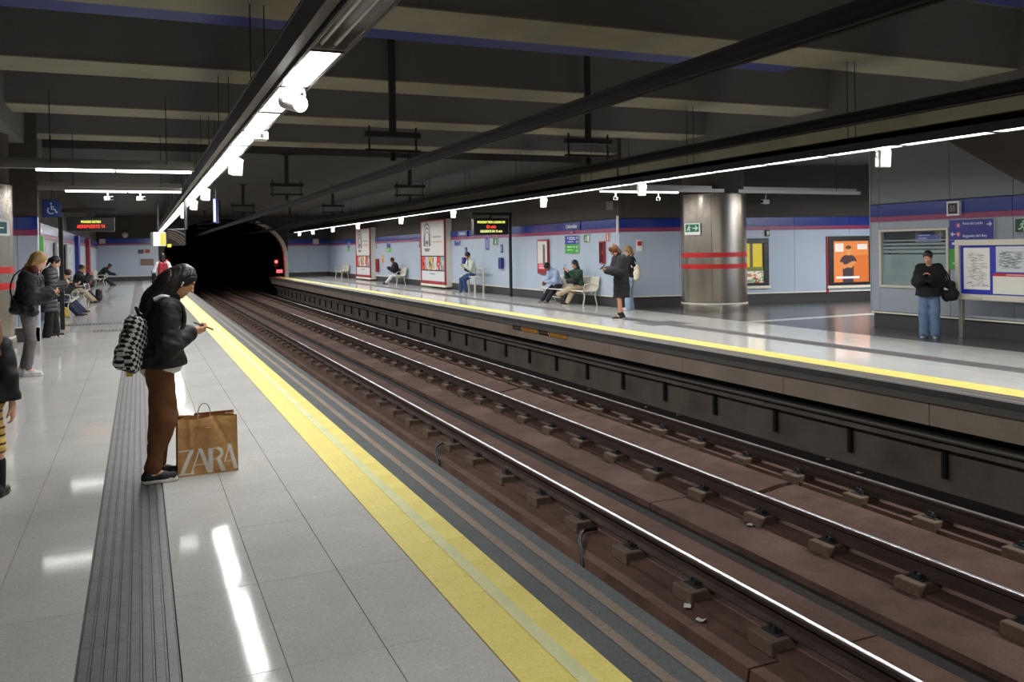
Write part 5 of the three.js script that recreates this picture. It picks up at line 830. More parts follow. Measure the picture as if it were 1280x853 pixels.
// ---- the girl with the checked backpack
{
  const P = makePerson({ label: 'person in black jacket and brown trousers looking down at a phone beside a paper bag', pos: [.115, -6.76], ry: Math.PI / 2, H: 1.6, fine: 1.5, pelvis: [0, .862, .012], lean: .0, curve: .13, head: .6, skin: 0xd39b78, hair: 'long', hairColor: 0x17110f, hairVol: .014, hairDir: [0, -.72, -.68], sw: .16,
    hairExtra: [[[0, 1.46, .08], [0, 1.32, -.04], .075, .06, .05], [[-.04, 1.43, .07], [-.06, 1.28, -.05], .06, .045, .04], [[.04, 1.43, .07], [.06, 1.28, -.05], .06, .045, .04], [[0, 1.34, -.03], [0, 1.26, -.085], .06, .04, .04], [[-.06, 1.47, .12], [-.075, 1.33, .07], .032, .03, .03], [[.06, 1.47, .12], [.075, 1.33, .07], .032, .03, .03]],
    hands: [{ p: [-.06, 1.075, .215], f: [.2, .12, .95], n: [.5, .7, -.3], curl: .9, pole: [-.5, -1, -.25] }, { p: [.06, 1.07, .2], f: [-.2, .15, .95], n: [-.4, .7, -.4], curl: .9, pole: [.5, -1, -.2] }],
    feet: [{ p: [-.075, 0, -.055], yaw: .05 }, { p: [.125, 0, -.03], yaw: .0 }],
    clothes: [
      { k: 'prims', name: 'shirt', col: 0xd9d6d2, rough: .9, prims: J => [ell(ad(J.P, [0, -.01, .005]), [.186, .14, .15], .03)], cuts: () => [(x, y, z) => .775 + z * .1 - y], wr: .012 },
      { k: 'top', name: 'jacket', col: 0x111216, rough: .7, o: .03, sleeve: .012, hem: .835, hemTilt: 0, flare: .006, collar: true, wr: .022, wf: 2.6, cuff: .9 },
      { k: 'trousers', name: 'trousers', col: 0x664020, rough: .95, o: .01, r: [.1, .084, .06], t: .88, wr: .035, wf: 1.6 },
      { k: 'prims', name: 'socks', col: 0xe4e0da, prims: J => [0, 1].map(i => cap(J.A[i], ad(J.A[i], [0, .07, 0]), .04, .04, .005)), wr: .002 }],
    shoe: { col: 0x12131c, sole: 0xddd6ca, laces: true, cell: .006 } });
  // trouser cuffs, jacket details
  phoneIn(P, [0, 1.112, .315], 1.15, 'black phone held by the person with the checked backpack');
  const t = carried('earphone', 'white earphone in the ear of the person with the checked backpack', 'earphone', P); { const e = headPt(P.J, -.084, -.006, .004), f = headPt(P.J, -.088, -.035, .01); part(t, 'bud', new THREE.SphereGeometry(.009, 10, 8).translate(...e), mat.white); part(t, 'stem', bar(e, f, .0045, 8), mat.white); }
  const b = carried('backpack', 'black and white checked backpack worn by the person in brown trousers', 'backpack', P);
  const chk = tex(128, (u, v) => ((u < .5) !== (v < .5)) ? [22, 22, 24] : [214, 212, 208], .052); chk.rotation = .28;
  const chkM = new THREE.MeshStandardMaterial({ map: chk, roughness: .85 }), blk = M(0x121214, .7);
  const ax = (x, y, t, w) => [x, y - w, t];
  const bp = []; for (const s of [-1, 1]) bp.push(cap([s * .07, 1.14, -.155], [s * .09, .9, -.2], .075, .085, .05), cap([s * .06, 1.13, -.125], [s * .09, .9, -.135], .07, .07, .05));
  part(b, 'main_bag', sculpt(bp, .01, [], wrinkle(.02, 3)), chkM);
  part(b, 'front_pocket', sculpt([cap([-.07, .965, -.25], [.07, .965, -.25], .04, .04, .02), cap([-.075, .885, -.245], [.075, .885, -.245], .055, .055, .04)], .01, [], wrinkle(.014, 3)), chkM);
  part(b, 'side_pocket', sculpt([cap([-.155, .95, -.17], [-.15, .86, -.17], .045, .05, .04)], .01, [], wrinkle(.012, 3)), chkM);
  part(b, 'zip', tube([[-.145, .93, -.14], [-.15, 1.03, -.185], [-.13, 1.13, -.2], [-.07, 1.2, -.19], [.07, 1.2, -.19], [.13, 1.13, -.2]], .006, 30, 5), blk);
  part(b, 'top_handle', tube([[-.03, 1.205, -.12], [-.03, 1.26, -.14], [.03, 1.26, -.14], [.03, 1.205, -.12]], .012, 16, 6), blk);
  for (const s of [-1, 1]) { part(b, 'shoulder_strap', tube([[s * .07, 1.19, -.1], [s * .1, 1.3, -.03], [s * .12, 1.335, .06], [s * .12, 1.28, .155], [s * .125, 1.15, .175], [s * .16, 1.03, .1], [s * .165, .95, -.02], [s * .13, .9, -.1]], .016, 40, 6), blk); }
  part(b, 'pale_strap_patch', tube([[-.105, 1.325, -.02], [-.118, 1.345, .03], [-.122, 1.335, .08]], .02, 10, 6), mat.white);
  part(b, 'yellow_tag', rb(-.15, -.1, .79, .83, -.215, -.17, .008, 1), M(0xc7b23a, .6));
}
// ---- paper shopping bag
{
  const t = thing('paper_bag', 'brown paper shopping bag lettered ZARA standing on the platform', 'shopping bag', [.445, 0, -6.86], .04);
  const w = .43, h = .425, d = .17, N = 14, paper = (() => { const A = fbm(401, 6, 5), B = fbm(402, 24, 3); return (u, v) => (A(u, v) - .5) * 34 + (B(u, v) - .5) * 16; })();
  const cr1 = (x, y) => .008 * Math.sin(x * 19 + y * 5) + .01 * (wn(x * 2.2, y * 2) - .5) - .012 * Math.exp(-(((x - .1 + (y - .3) * .5) / .014) ** 2)) * (y > .2 ? 1 : 0) + .01 * Math.exp(-(((x + .13) / .012) ** 2)) * (y > .22 ? 1 : 0);
  const front = (z, s) => { const g = new THREE.PlaneGeometry(w, h, 36, 36); const p = g.attributes.position; for (let i = 0; i < p.count; i++) { const x = p.getX(i), y = p.getY(i) + h / 2, k = Math.min(1, (w / 2 - Math.abs(x)) / .03) * Math.min(1, y / .03); const tp = y > .36 ? (y - .36) * (s > 0 ? -.25 : .1) : 0; p.setXYZ(i, x * (1 - .02 * (y / h)), y + (y > h - .01 ? .006 * Math.sin(x * 30) - (s > 0 && x < -.06 ? .012 : 0) : 0), z + s * cr1(x * s, y) * k + tp); } g.computeVertexNormals(); if (s < 0) g.rotateY(0); return g; };
  const tx = canvas(1024, 1024, (c, W, H) => {
    fillc(c, W, H, '#a9793f'); const im = c.getImageData(0, 0, W, H); for (let j = 0; j < H; j++) for (let i = 0; i < W; i++) { const k = paper(i / W, j / H), q = (j * W + i) * 4; im.data[q] = cl(186 + k); im.data[q + 1] = cl(140 + k * .95); im.data[q + 2] = cl(86 + k * .8); } c.putImageData(im, 0, 0);
    c.fillStyle = '#dcd6cc';   // the four letters in a tall thick-and-thin serif, overlapping
    const P = pts => { c.beginPath(); pts.forEach((p, i) => i ? c.lineTo(p[0] * W, p[1] * H) : c.moveTo(p[0] * W, p[1] * H)); c.closePath(); c.fill(); };
    const t0 = .545, b0 = .975;
    P([[.01, t0], [.26, t0], [.26, t0 + .02], [.01, t0 + .02]]); P([[.2, t0], [.27, t0], [.09, b0], [.02, b0]]); P([[.01, b0 - .025], [.2, b0 - .025], [.27, b0 - .07], [.25, b0], [.01, b0]]);
    P([[.33, t0 - .01], [.395, t0 - .01], [.565, b0], [.485, b0]]); P([[.34, t0 + .02], [.355, t0 + .05], [.225, b0], [.205, b0]]); P([[.17, b0 - .012], [.28, b0 - .012], [.28, b0], [.17, b0]]); P([[.26, .81], [.45, .81], [.45, .828], [.26, .828]]);
    P([[.5, t0], [.575, t0], [.575, b0], [.5, b0]]);
    c.lineWidth = .05 * W; c.strokeStyle = '#dcd6cc'; c.beginPath(); c.ellipse(.64 * W, (t0 + .1) * H, .085 * W, .085 * H, 0, -1.5, 1.5); c.stroke(); P([[.5, t0], [.66, t0], [.66, t0 + .018], [.5, t0 + .018]]); P([[.56, .735], [.66, .735], [.66, .752], [.56, .752]]); P([[.63, .745], [.7, .745], [.79, b0], [.71, b0]]);
    P([[.83, t0 - .04], [.885, t0 - .04], [.995, b0 - .02], [.925, b0 - .02]]); P([[.84, t0], [.855, t0 + .04], [.78, b0 - .16], [.76, b0 - .16]]); P([[.8, .8], [.93, .8], [.93, .815], [.8, .815]]);
    c.fillRect(.46 * W, .17 * H, .08 * W, .008 * H);
  });
  const pm = new THREE.MeshStandardMaterial({ map: tx, roughness: .8, side: THREE.DoubleSide }), plain = new THREE.MeshStandardMaterial({ map: mottled(256, .4, [178, 132, 80], 30, 14, 411), roughness: .82, side: THREE.DoubleSide });
  part(t, 'front_panel', front(d / 2, 1), pm); part(t, 'back_panel', front(-d / 2, -1), plain);
  for (const s of [-1, 1]) { const g = new THREE.PlaneGeometry(d, h, 12, 20); const p = g.attributes.position; for (let i = 0; i < p.count; i++) { const z = p.getX(i), y = p.getY(i) + h / 2, f = Math.max(0, 1 - Math.abs(z) / (d / 2)) * (y > .1 ? (y - .1) * .16 : 0); p.setXYZ(i, s * (w / 2 * (1 - .02 * y / h) - f), y, z); } g.computeVertexNormals(); part(t, 'side_gusset', g, plain); }
  part(t, 'bottom_panel', bx(-w / 2, w / 2, 0, .003, -d / 2, d / 2), plain);
  part(t, 'folded_rim', merge([bx(-.08, w / 2 * .97, h - .004, h + .012, -d / 2 + .005, -d / 2 + .012)]), M(0x8a4f2c, .85));
  part(t, 'handle', tube([[-.055, h - .05, -d / 2 + .014], [-.05, h + .03, -d / 2 + .015], [-.03, h + .075, -d / 2 + .02], [0, h + .085, -d / 2 + .025], [.028, h + .05, -d / 2 + .02], [.035, h - .04, -d / 2 + .014]], .004, 30, 6), M(0xcfc6b8, .7));
}
// ---- child at the left edge
{
  const P = makePerson({ label: 'child in black jacket and yellow striped skirt cut off by the left edge', pos: [-1.0, -6.7], ry: Math.PI * .93, H: 1.32, fine: 1.2, lean: .03, head: .1, skin: 0xd8a78c, hair: 'long', hairColor: 0x7a5638, hairVol: .022, sw: .165, hairExtra: [[[-.09, 1.2, -.02], [-.13, 1.0, -.04], .06, .035, .04], [[.09, 1.2, -.02], [.13, 1.0, -.04], .06, .035, .04], [[0, 1.15, -.08], [0, .98, -.1], .07, .05, .04]],
    hands: [{ p: [-.2, .6, .02], f: [0, -1, .15], n: [1, 0, 0], curl: .6 }, { p: [.19, .62, .05], f: [0, -1, .2], n: [-1, 0, 0], curl: .6 }], feet: [{ p: [-.07, 0, .12], yaw: 0 }, { p: [.07, 0, -.1], yaw: 0 }],
    clothes: [{ k: 'top', name: 'jacket', col: 0x0f0f12, rough: .7, o: .035, sleeve: .01, collar: true, hem: .68, flare: .01, hemTilt: 0, wr: .02 },
      { k: 'skirt', name: 'skirt', hem: .33, flare: .03, o: .02, mat: (() => { const t = tex(64, (u, v) => v < .25 ? [60, 48, 22] : [206, 172, 92], .055); return new THREE.MeshStandardMaterial({ map: t, roughness: .9 }); })(), wr: .03, wf: 3 },
      { k: 'sock', name: 'boot_sock', col: 0x141214, t0: .45, r: .055, r2: .045 }], shoe: { col: 0x151316, sole: 0x1a181a } });
}
// ---- woman with grey jeans
{
  const P = makePerson({ label: 'person in black jacket, grey jeans and white shoes by the steel column', pos: [-1.42, -13.5], ry: 1.45, H: 1.72, fine: 1.15, lean: .02, curve: .08, head: .5, skin: 0xdfae95, hair: 'bob', hairColor: 0xa8854f, hairVol: .014, sw: .165,
    hands: [{ p: [-.06, 1.14, .26], f: [.2, .2, .95], n: [.4, .7, -.4], curl: .9 }, { p: [.05, 1.12, .27], f: [-.2, .2, .95], n: [-.4, .7, -.4], curl: .9 }], feet: [{ p: [-.06, 0, 0], yaw: .05 }, { p: [.08, 0, -.1], yaw: .1 }],
    clothes: [{ k: 'top', name: 'jacket', col: 0x0c0c0e, rough: .75, o: .05, sleeve: .02, hem: .98, hemTilt: 0, flare: .01, collar: false, wr: .03 },
      { k: 'prims', name: 'hood_collar', col: 0x54201e, prims: J => [cap([-.06, J.N[1] + .05, J.N[2] + .03], [.06, J.N[1] + .05, J.N[2] + .03], .062, .062, .03), ell([0, J.N[1] + .03, J.N[2] - .06], [.11, .06, .06], .04)] },
      { k: 'trousers', name: 'jeans', col: 0x6f6a6a, rough: .9, o: .006, r: [.094, .062, .044], t: .93, wr: .01 }], shoe: { col: 0xd8d4d2, sole: 0xe0dcda } });
  phoneIn(P, [0, 1.19, .4], .9, 'phone held by the person in grey jeans');
  const b = carried('handbag', 'black leather handbag slung at the hip of the person in grey jeans', 'handbag', P); part(b, 'bag', sculpt([cap([-.24, .93, -.12], [-.24, .9, .12], .06, .07, .04), cap([-.24, .99, -.1], [-.24, .97, .1], .045, .045, .04)], .012, [], wrinkle(.014, 3)), M(0x131315, .45)); part(b, 'strap', tube([[-.24, 1.0, .1], [-.2, 1.2, .16], [.0, 1.45, .12], [.1, 1.5, 0], [0, 1.42, -.14], [-.18, 1.2, -.17], [-.24, 1.0, -.1]], .011, 40, 5), M(0x131315, .5));
}
// ---- woman in the long puffer coat
{
  const P = makePerson({ label: 'person in long charcoal puffer coat holding a phone, second standing at the left', pos: [-1.72, -19.75], ry: 1.45, H: 1.66, fine: .95, lean: .04, curve: .08, head: .5, skin: 0xdcab90, hair: 'tail', hairColor: 0x1b1514, sw: .165, hands: hold(.3, 1.08), feet: stance(0, .1),
    clothes: [{ k: 'top', name: 'puffer_coat', col: 0x2c2b33, rough: .6, o: .05, sleeve: .015, hem: .52, hemTilt: 0, flare: .02, collar: true, wr: .01, mat: (() => { const q = tex(64, (u, v) => grey(255 * Math.sqrt(Math.abs(Math.sin(v * Math.PI)))), .085, false); return new THREE.MeshStandardMaterial({ color: 0x2c2b33, roughness: .55, bumpMap: q, bumpScale: .02 }); })() },
      { k: 'trousers', name: 'trousers', col: 0x101013, o: .006, r: [.09, .075, .095], t: 1.08, wr: .012 }], shoe: { col: 0x18181a, sole: 0xd0ccc8 } });
  phoneIn(P, [0, 1.15, .43], .9, 'phone held by the person in the puffer coat');
}
// ---- seated people
const sitFeet = (z = .42, w = .1) => [{ p: [-w, 0, z], yaw: -.1 }, { p: [w, 0, z + .04], yaw: .1 }];
function seated(s) { return makePerson({ fine: .8, pelvis: [0, .545, -.08], lean: .05, curve: .12, head: .45, feet: sitFeet(), hands: hold(.28, .85), ...s }); }
const jeans = c => ({ k: 'trousers', name: 'trousers', col: c, o: .01, r: [.092, .072, .062], t: 1, wr: .014 });
{
  const A = seated({ label: 'person in dark jacket, black cap and jeans, nearer of the first seated pair', pos: [-1.95, -25.9], ry: 1.5, H: 1.66, skin: 0xd7a488, hair: 'short', hairColor: 0x1a1614, head: .5, curve: .16, clothes: [{ k: 'top', name: 'jacket', col: 0x1d1c20, o: .055, sleeve: .015, collar: true, hem: .5, hemTilt: 0, wr: .02 }, { k: 'prims', name: 'cap', col: 0x0e0d0f, prims: (J, hp, A2) => [ell(hp(0, .06, -.015), [.1, .075, .11], .02, A2), cap(hp(-.04, .06, .09), hp(.04, .06, .09), .022, .022, .03)] }, jeans(0x1f2840)], shoe: { col: 0x17181c, sole: 0xb9b5b2 } });
  const B = seated({ label: 'person with reddish hair and white top, further of the first seated pair', pos: [-1.95, -27.4], ry: 1.5, H: 1.62, skin: 0xdfb097, hair: 'bob', hairColor: 0x6e4327, clothes: [{ k: 'top', name: 'top', col: 0xd2cfcd, o: .02, hem: .5, hemTilt: 0 }, { k: 'prims', name: 'open_jacket', col: 0x1c1c22, prims: J => [...armPrims(J, 0, .035, .95), ...armPrims(J, 1, .035, .95), cap(J.S[0], ad(J.P, [-.14, 0, -.03]), .08, .09, .03), cap(J.S[1], ad(J.P, [.14, 0, -.03]), .08, .09, .03), cap(J.C, J.P, .12, .13, .04)], cuts: J => [(x, y, z) => z - (J.C[2] + .06) - .5 * Math.max(0, Math.abs(x) - .09)] }, jeans(0x222c46)], shoe: { col: 0x141417, sole: 0xb0aca8 } });
  phoneIn(A, [0, .92, .4], .9, 'phone held by the nearer of the first seated pair');
  one('yellow_bag', 'yellow bag on the floor beside the first seated pair', 'bag', sculpt([cap([-1.85, .12, -25.2], [-1.85, .2, -25.05], .1, .07, .04), cap([-1.8, .1, -25.3], [-1.8, .25, -25.2], .08, .06, .04)], .02, [], wrinkle(.03, 2)), M(0xb79a35, .7));
  const C = seated({ label: 'person in black jacket and beige trousers seated by the near wall', pos: [-1.93, -33.2], ry: 1.5, H: 1.75, skin: 0xc18d6b, hair: 'short', hairColor: 0x17120f, hands: [{ p: [-.06, 1.0, .3], f: [.2, .3, .9], n: [.3, .6, -.7], curl: .9 }, { p: [.07, .98, .3], f: [-.2, .3, .9], n: [-.3, .6, -.7], curl: .9 }], head: .3, clothes: [{ k: 'top', name: 'jacket', col: 0x141519, o: .035, collar: true, hem: .5, hemTilt: 0 }, jeans(0xa79a83)], shoe: { col: 0x4a2a22, sole: 0x2a1a16 } });
  const D = seated({ label: 'person with orange-brown hair beyond the one in beige trousers', pos: [-1.93, -34.4], ry: 1.5, H: 1.64, skin: 0xd9a583, hair: 'bob', hairColor: 0x9a5c24, hairVol: .02, hands: hold(.3, .95), head: .3, clothes: [{ k: 'top', name: 'jacket', col: 0x17161a, o: .04, collar: true, hem: .5, hemTilt: 0 }, jeans(0x18181d)], shoe: { col: 0x151417, sole: 0x222 } });
  const bpk = thing('backpack', 'black backpack with red patch on the floor by the beige trousers', 'backpack', [-1.35, 0, -34.1], 1.5); part(bpk, 'bag', sculpt([cap([-.08, .12, 0], [-.08, .36, -.02], .11, .09, .05), cap([.08, .12, 0], [.08, .36, -.02], .11, .09, .05)], .016, [], wrinkle(.02, 2)), M(0x121215, .7)); part(bpk, 'red_patch', rb(-.07, .07, .33, .42, .08, .105, .01, 1), mat.red);
  const E = seated({ label: 'person in black bending forward on the bench near the end wall', pos: [-1.85, -51.2], ry: 1.5, H: 1.78, skin: 0x8a5d44, hair: 'short', hairColor: 0x100d0c, lean: .45, curve: .2, head: .75, hands: [{ p: [-.05, .62, .62], f: [.1, -.3, .9], n: [.8, -.4, 0], curl: .5 }, { p: [.05, .62, .6], f: [-.1, -.3, .9], n: [-.8, -.4, 0], curl: .5 }], feet: sitFeet(.46), clothes: [{ k: 'top', name: 'hooded_jacket', col: 0x111114, o: .04, collar: true, hem: .48, hemTilt: 0 }, jeans(0x15151a)], shoe: { col: 0x151517, sole: 0x1b1b1d } });
}
// ---- woman walking away with a red backpack
{
  const P = makePerson({ label: 'person in white top with red backpack walking away on the near platform', pos: [.72, -31], ry: Math.PI, H: 1.68, fine: .85, head: .15, skin: 0xcf9c80, hair: 'long', hairColor: 0x1d1513, hands: [{ p: [-.26, .86, .03], f: [0, -1, .1], n: [1, 0, 0], curl: .6 }, { p: [.25, .9, .12], f: [0, -.9, .3], n: [-1, 0, 0], curl: .6 }], feet: [{ p: [-.08, 0, .15] }, { p: [.08, .0, -.15] }], clothes: [{ k: 'top', name: 'white_top', col: 0xcfcac6, o: .02, cuff: .05, hem: .95, hemTilt: 0 }, jeans(0x232d48)], shoe: { col: 0xcfcac6, sole: 0xddd9d4 } });
  const b = carried('backpack', 'dark red backpack with white emblem on the person walking away', 'backpack', P); part(b, 'bag', sculpt([cap([-.08, 1.0, -.2], [-.07, 1.32, -.18], .085, .075, .05), cap([.08, 1.0, -.2], [.07, 1.32, -.18], .085, .075, .05)], .014, [], wrinkle(.01, 2)), M(0x8e1c28, .65)); part(b, 'pocket', sculpt([cap([-.07, 1.0, -.275], [.07, 1.0, -.275], .05, .05, .03)], .014), M(0x98202c, .65)); part(b, 'emblem', merge([-1, 0, 1].map(d => { const g = new THREE.SphereGeometry(1, 10, 8); g.scale(.02, .04, .006); g.rotateZ(d * .7); g.translate(d * .03, 1.02 - Math.abs(d) * .008, -.326); return ni(g); })), mat.white); for (const s of [-1, 1]) part(b, 'strap', tube([[s * .09, 1.36, -.14], [s * .11, 1.45, -.02], [s * .11, 1.38, .12], [s * .14, 1.15, .13], [s * .15, 1.02, -.08]], .014, 24, 5), M(0x8e1c28, .65));
  const c = carried('black_jacket', 'black jacket draped over the arm of the person with the red backpack', 'jacket', P); part(c, 'cloth', sculpt([cap([.29, 1.08, .02], [.3, .7, .0], .06, .05, .04), cap([.27, 1.05, -.06], [.28, .66, -.06], .05, .05, .04)], .016, [], wrinkle(.03, 2)), M(0x121216, .85));
}
// ================================================================ far platform people
const WL = -Math.PI / 2;
{
  const P = seated({ label: 'person in black jacket and white trousers seated between the two tall adverts', pos: [11.62, -41.2], ry: WL - .1, H: 1.72, skin: 0x9c6b4f, hair: 'short', hairColor: 0x120e0d, hairVol: .018, curve: .16, head: .5, hands: hold(.3, .8), clothes: [{ k: 'top', name: 'jacket', col: 0x131316, o: .05, sleeve: .012, collar: true, hem: .48, hemTilt: 0 }, jeans(0xc9cbd2)], shoe: { col: 0x121214, sole: 0x141416 } });
}
{
  const P = makePerson({ label: 'person in white jacket and blue jeans perched on the metal frame seat', pos: [11.42, -30.2], ry: WL + .1, H: 1.76, fine: .9, straight: false, pelvis: [0, .76, -.1], lean: .05, curve: .1, head: .5, skin: 0xc79474, hair: 'short', hairColor: 0x1a1310, hairVol: .016, hands: [{ p: [-.06, 1.05, .24], f: [.2, .2, .9], n: [.3, .6, -.7], curl: .9 }, { p: [.07, 1.04, .25], f: [-.2, .2, .9], n: [-.3, .6, -.7], curl: .9 }], feet: [{ p: [-.12, 0, .34], yaw: -.1 }, { p: [.1, 0, .22], yaw: .1 }], clothes: [{ k: 'top', name: 'jacket', col: 0xc3cbbd, o: .035, collar: true, hem: .68, hemTilt: 0 }, jeans(0x2c456e)], shoe: { col: 0x77797d, sole: 0xcfccca } });
  const b = carried('messenger_bag', 'black bag on the lap of the person in the white jacket', 'bag', P); part(b, 'bag', sculpt([cap([-.1, .9, .1], [.1, .88, .1], .075, .075, .03), cap([-.1, 1.0, .1], [.1, .98, .1], .06, .06, .03)], .014), M(0x141417, .7)); part(b, 'strap', tube([[.1, 1.0, .12], [.14, 1.2, .14], [.05, 1.38, .1], [-.1, 1.36, 0]], .014, 20, 5), M(0x141417, .7));
}
{
  const P = seated({ label: 'person in pale blue shirt slumped forward on the far bench', pos: [11.58, -23.3], ry: WL + .15, H: 1.74, fine: 1, skin: 0x70482f, hair: 'short', hairColor: 0x0d0a09, lean: .18, curve: .24, head: .95, hands: [{ p: [-.06, .64, .36], f: [.3, -.6, .6], n: [.8, -.2, .2], curl: .8 }, { p: [.06, .63, .36], f: [-.3, -.6, .6], n: [-.8, -.2, .2], curl: .8 }], feet: [{ p: [-.13, 0, .4], yaw: -.15 }, { p: [.13, 0, .4], yaw: .15 }], clothes: [{ k: 'top', name: 'shirt', col: 0x9fb0d0, o: .025, collar: true, hem: .48, hemTilt: 0, wr: .022 }, jeans(0x1d1d27)], shoe: { col: 0x7a746e, sole: 0x9a948c } });
}
{
  const P = seated({ label: 'person in dark green jumper with crossed legs reading a phone on the far bench', pos: [11.6, -21.95], ry: WL + .1, H: 1.66, fine: 1, skin: 0xc69274, hair: 'long', hairColor: 0x141010, curve: .08, head: .35, hands: [{ p: [-.1, 1.0, .3], f: [.2, .6, .7], n: [.4, .3, -.8], curl: .9 }, { p: [.04, .95, .26], f: [-.2, .5, .8], n: [-.4, .4, -.8], curl: .9 }], feet: [{ p: [.05, 0, .36], yaw: .05 }, { p: [-.1, .22, .58], yaw: -.15, pitch: -.2, pole: [-.2, 1, .6] }], clothes: [{ k: 'top', name: 'jumper', col: 0x24402f, o: .03, collar: true, hem: .47, hemTilt: 0, wr: .02 }, { ...jeans(0xb8a58b), r: [.092, .075, .06] }], shoe: { col: 0x24201f, sole: 0xd6d2ca } });
  phoneIn(P, [-.08, 1.1, .36], .4, 'phone held up by the person in the green jumper');
  const b = carried('black_bag', 'black bag on the lap of the person in the green jumper', 'bag', P); part(b, 'bag', sculpt([cap([-.15, .69, .18], [.15, .7, .2], .085, .085, .03), cap([-.12, .78, .1], [.12, .8, .12], .06, .06, .03)], .014, [], wrinkle(.02, 2)), M(0x17161a, .7));
  const f = thing('floor_bag', 'black bag on the floor under the crossed legs by the far bench', 'bag', [11.42, 0, -22.35], WL); part(f, 'bag', rb(-.16, .16, 0, .26, -.09, .09, .03, 2), M(0x121215, .75)); part(f, 'handle', tube([[-.06, .25, 0], [-.04, .31, 0], [.04, .31, 0], [.06, .25, 0]], .01, 12, 5), M(0x121215, .75));
}
{
  const P = makePerson({ label: 'person in dark dress with bare legs and sneakers standing near the far edge', pos: [10.06, -16.85], ry: WL - .12, H: 1.74, fine: 1.1, lean: .0, curve: .1, head: .75, skin: 0xc98f72, hair: 'bob', hairColor: 0x5e3c1e, hairVol: .022, sw: .165, hands: hold(.34, 1.13), feet: [{ p: [-.08, 0, -.04], yaw: .05 }, { p: [.09, 0, .1], yaw: .1 }],
    clothes: [{ k: 'top', name: 'jumper', col: 0x25252a, rough: .95, o: .045, sleeve: .015, collar: true, hem: .88, hemTilt: 0, wr: .03 }, { k: 'skirt', name: 'dress', col: 0x17171a, hem: .5, flare: .02, o: .05, wr: .025 }, { k: 'sock', name: 'sock', col: 0x19181a, t0: .86, r: .042, r2: .042 }], shoe: { col: 0x141315, sole: 0xd9d5ce } });
  phoneIn(P, [0, 1.2, .46], .9, 'phone held by the person in the dark dress');
}
{
  const P = makePerson({ label: 'person in black jacket and pale jeans with cream tote behind the dark dress', pos: [11.72, -19.15], ry: WL - .55, H: 1.66, fine: 1, head: .35, skin: 0xd9a68a, hair: 'bob', hairColor: 0x8a6a38, hairVol: .02, hands: hold(.3, 1.12), feet: stance(0, .08), clothes: [{ k: 'top', name: 'jacket', col: 0x131214, o: .045, sleeve: .015, collar: true, hem: .82, hemTilt: 0 }, { k: 'trousers', name: 'jeans', col: 0x8fa2b8, o: .01, r: [.095, .08, .075], t: 1.02, wr: .014 }], shoe: { col: 0xc9c6ca, sole: 0xd8d4d4 } });
  const b = carried('tote_bag', 'cream canvas tote bag on the shoulder of the person in pale jeans', 'bag', P); part(b, 'bag', sculpt([ell([.18, .98, -.17], [.17, .2, .07], .03), cap([.06, .84, -.19], [.3, .84, -.12], .055, .055, .06), cap([.06, 1.1, -.19], [.3, 1.1, -.12], .045, .045, .06), cap([.06, .97, -.19], [.3, .97, -.12], .06, .06, .08)], .014, [], wrinkle(.014, 2)), M(0xd8cdb8, .9)); part(b, 'strap', tube([[.12, 1.12, -.17], [.17, 1.32, -.08], [.18, 1.43, .0], [.22, 1.3, .05], [.25, 1.12, -.04]], .014, 20, 5), M(0xd8cdb8, .9));
}
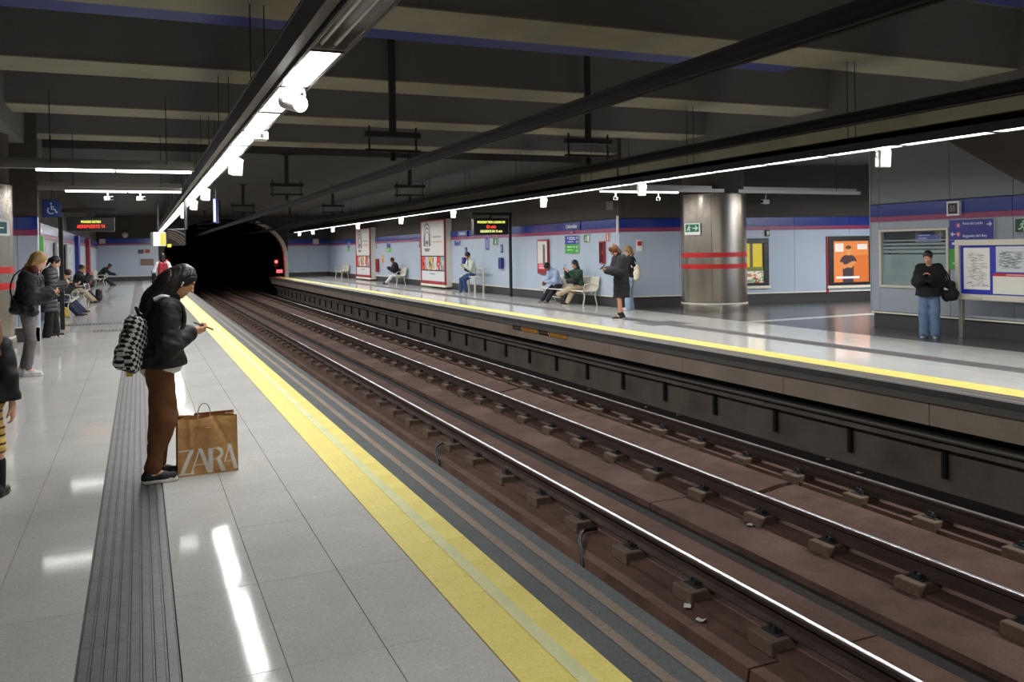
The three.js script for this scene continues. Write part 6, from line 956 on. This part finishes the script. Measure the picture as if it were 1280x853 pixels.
{
  const P = makePerson({ label: 'person in black jacket and blue jeans leaning by the map board post', pos: [12.52, -10.66], ry: -1.0, H: 1.5, fine: 1.15, sw: .145, lean: -.03, curve: .08, head: .42, headYaw: -.1, skin: 0xd6a084, hair: 'tail', hairColor: 0x131011, hands: [{ p: [-.065, 1.03, .27], f: [.45, .6, .5], n: [.4, .3, -.85], curl: 1 }, { p: [.065, 1.03, .27], f: [-.45, .6, .5], n: [-.4, .3, -.85], curl: 1 }], feet: [{ p: [-.09, 0, .04], yaw: -.1 }, { p: [.09, 0, .05], yaw: .1 }],
    clothes: [{ k: 'top', name: 'jacket', col: 0x0c0c0e, rough: .9, o: .05, sleeve: .022, collar: false, hem: .72, hemTilt: 0, flare: .03, wr: .03 }, { k: 'trousers', name: 'jeans', col: 0x5d7390, o: .012, r: [.1, .085, .085], t: 1.04, wr: .018 }], shoe: { col: 0x4e5a6e, sole: 0xb9bcc4 } });
  phoneIn(P, [.0, 1.1, .33], .9, 'phone held by the person leaning by the map board');
  const b = carried('shoulder_bag', 'large black shoulder bag hanging beside the map board post', 'bag', P); part(b, 'bag', sculpt([cap([.28, .72, -.02], [.36, .74, .02], .1, .1, .06), cap([.28, .92, -.02], [.34, .92, .0], .07, .07, .06)], .014, [], wrinkle(.03, 2)), M(0x0d0d0f, .8)); part(b, 'strap', tube([[.3, .96, .04], [.25, 1.12, .06], [.17, 1.23, 0], [.26, 1.12, -.06], [.32, .96, -.05]], .014, 20, 5), M(0x0d0d0f, .8));
}
// ================================================================ litter and a cable on the track bed
[[8.42, -1.286, -19.4, 'beside the far wall left of the warning plates'], [8.45, -1.286, -15.5, 'beside the far wall below the warning plates'], [8.4, -1.286, -13.3, 'near the far rail left of the other scraps'], [8.5, -1.286, -12.4, 'near the far wall in mid track'], [8.5, -1.286, -8.9, 'near the far wall at the right'], [8.36, -1.286, -8.2, 'next to the far rail at the right'], [5.72, -1.247, -7.1, 'in front of the middle rail'], [4.0, -1.267, -5.75, 'in front of the nearest bright rail'], [3.95, -1.267, -5.5, 'close to the nearest bright rail, smaller']].forEach(([x, y, z, l], i) => {
  const g = new THREE.PlaneGeometry(.06 + .03 * rnd(), .045 + .03 * rnd(), 4, 4), p = g.attributes.position; for (let k = 0; k < p.count; k++) p.setZ(k, .008 * (rnd() - .2) + .012 * Math.abs(p.getX(k) / .04)); g.rotateX(-Math.PI / 2); g.rotateY(rnd() * 3); g.translate(x, y + .004, z); g.computeVertexNormals();
  one('paper_scrap', 'white paper scrap on the track bed ' + l, 'litter', g, new THREE.MeshStandardMaterial({ color: 0xcfcac2, roughness: .9, side: THREE.DoubleSide }), 'paper scraps on the track bed');
});
one('track_cable', 'black cable looping from the nearest bright rail to the platform side', 'cable', tube([[4.2, -1.2, -11.95], [4.02, -1.18, -11.9], [3.88, -1.2, -11.75], [3.8, -1.25, -11.5], [3.77, -1.34, -11.3], [3.74, -1.4, -11.2]], .022, 30, 7), mat.blackSatin);
one('track_cable', 'black cable looping under the bright rail nearer the viewer', 'cable', tube([[4.2, -1.2, -7.6], [4.02, -1.19, -7.55], [3.9, -1.22, -7.4], [3.82, -1.26, -7.2], [3.77, -1.36, -7.1]], .02, 30, 7), mat.blackSatin);
scene.traverse(o => { if (o.isMesh) { o.castShadow = true; o.receiveShadow = true; } });
renderer.render(scene, camera);
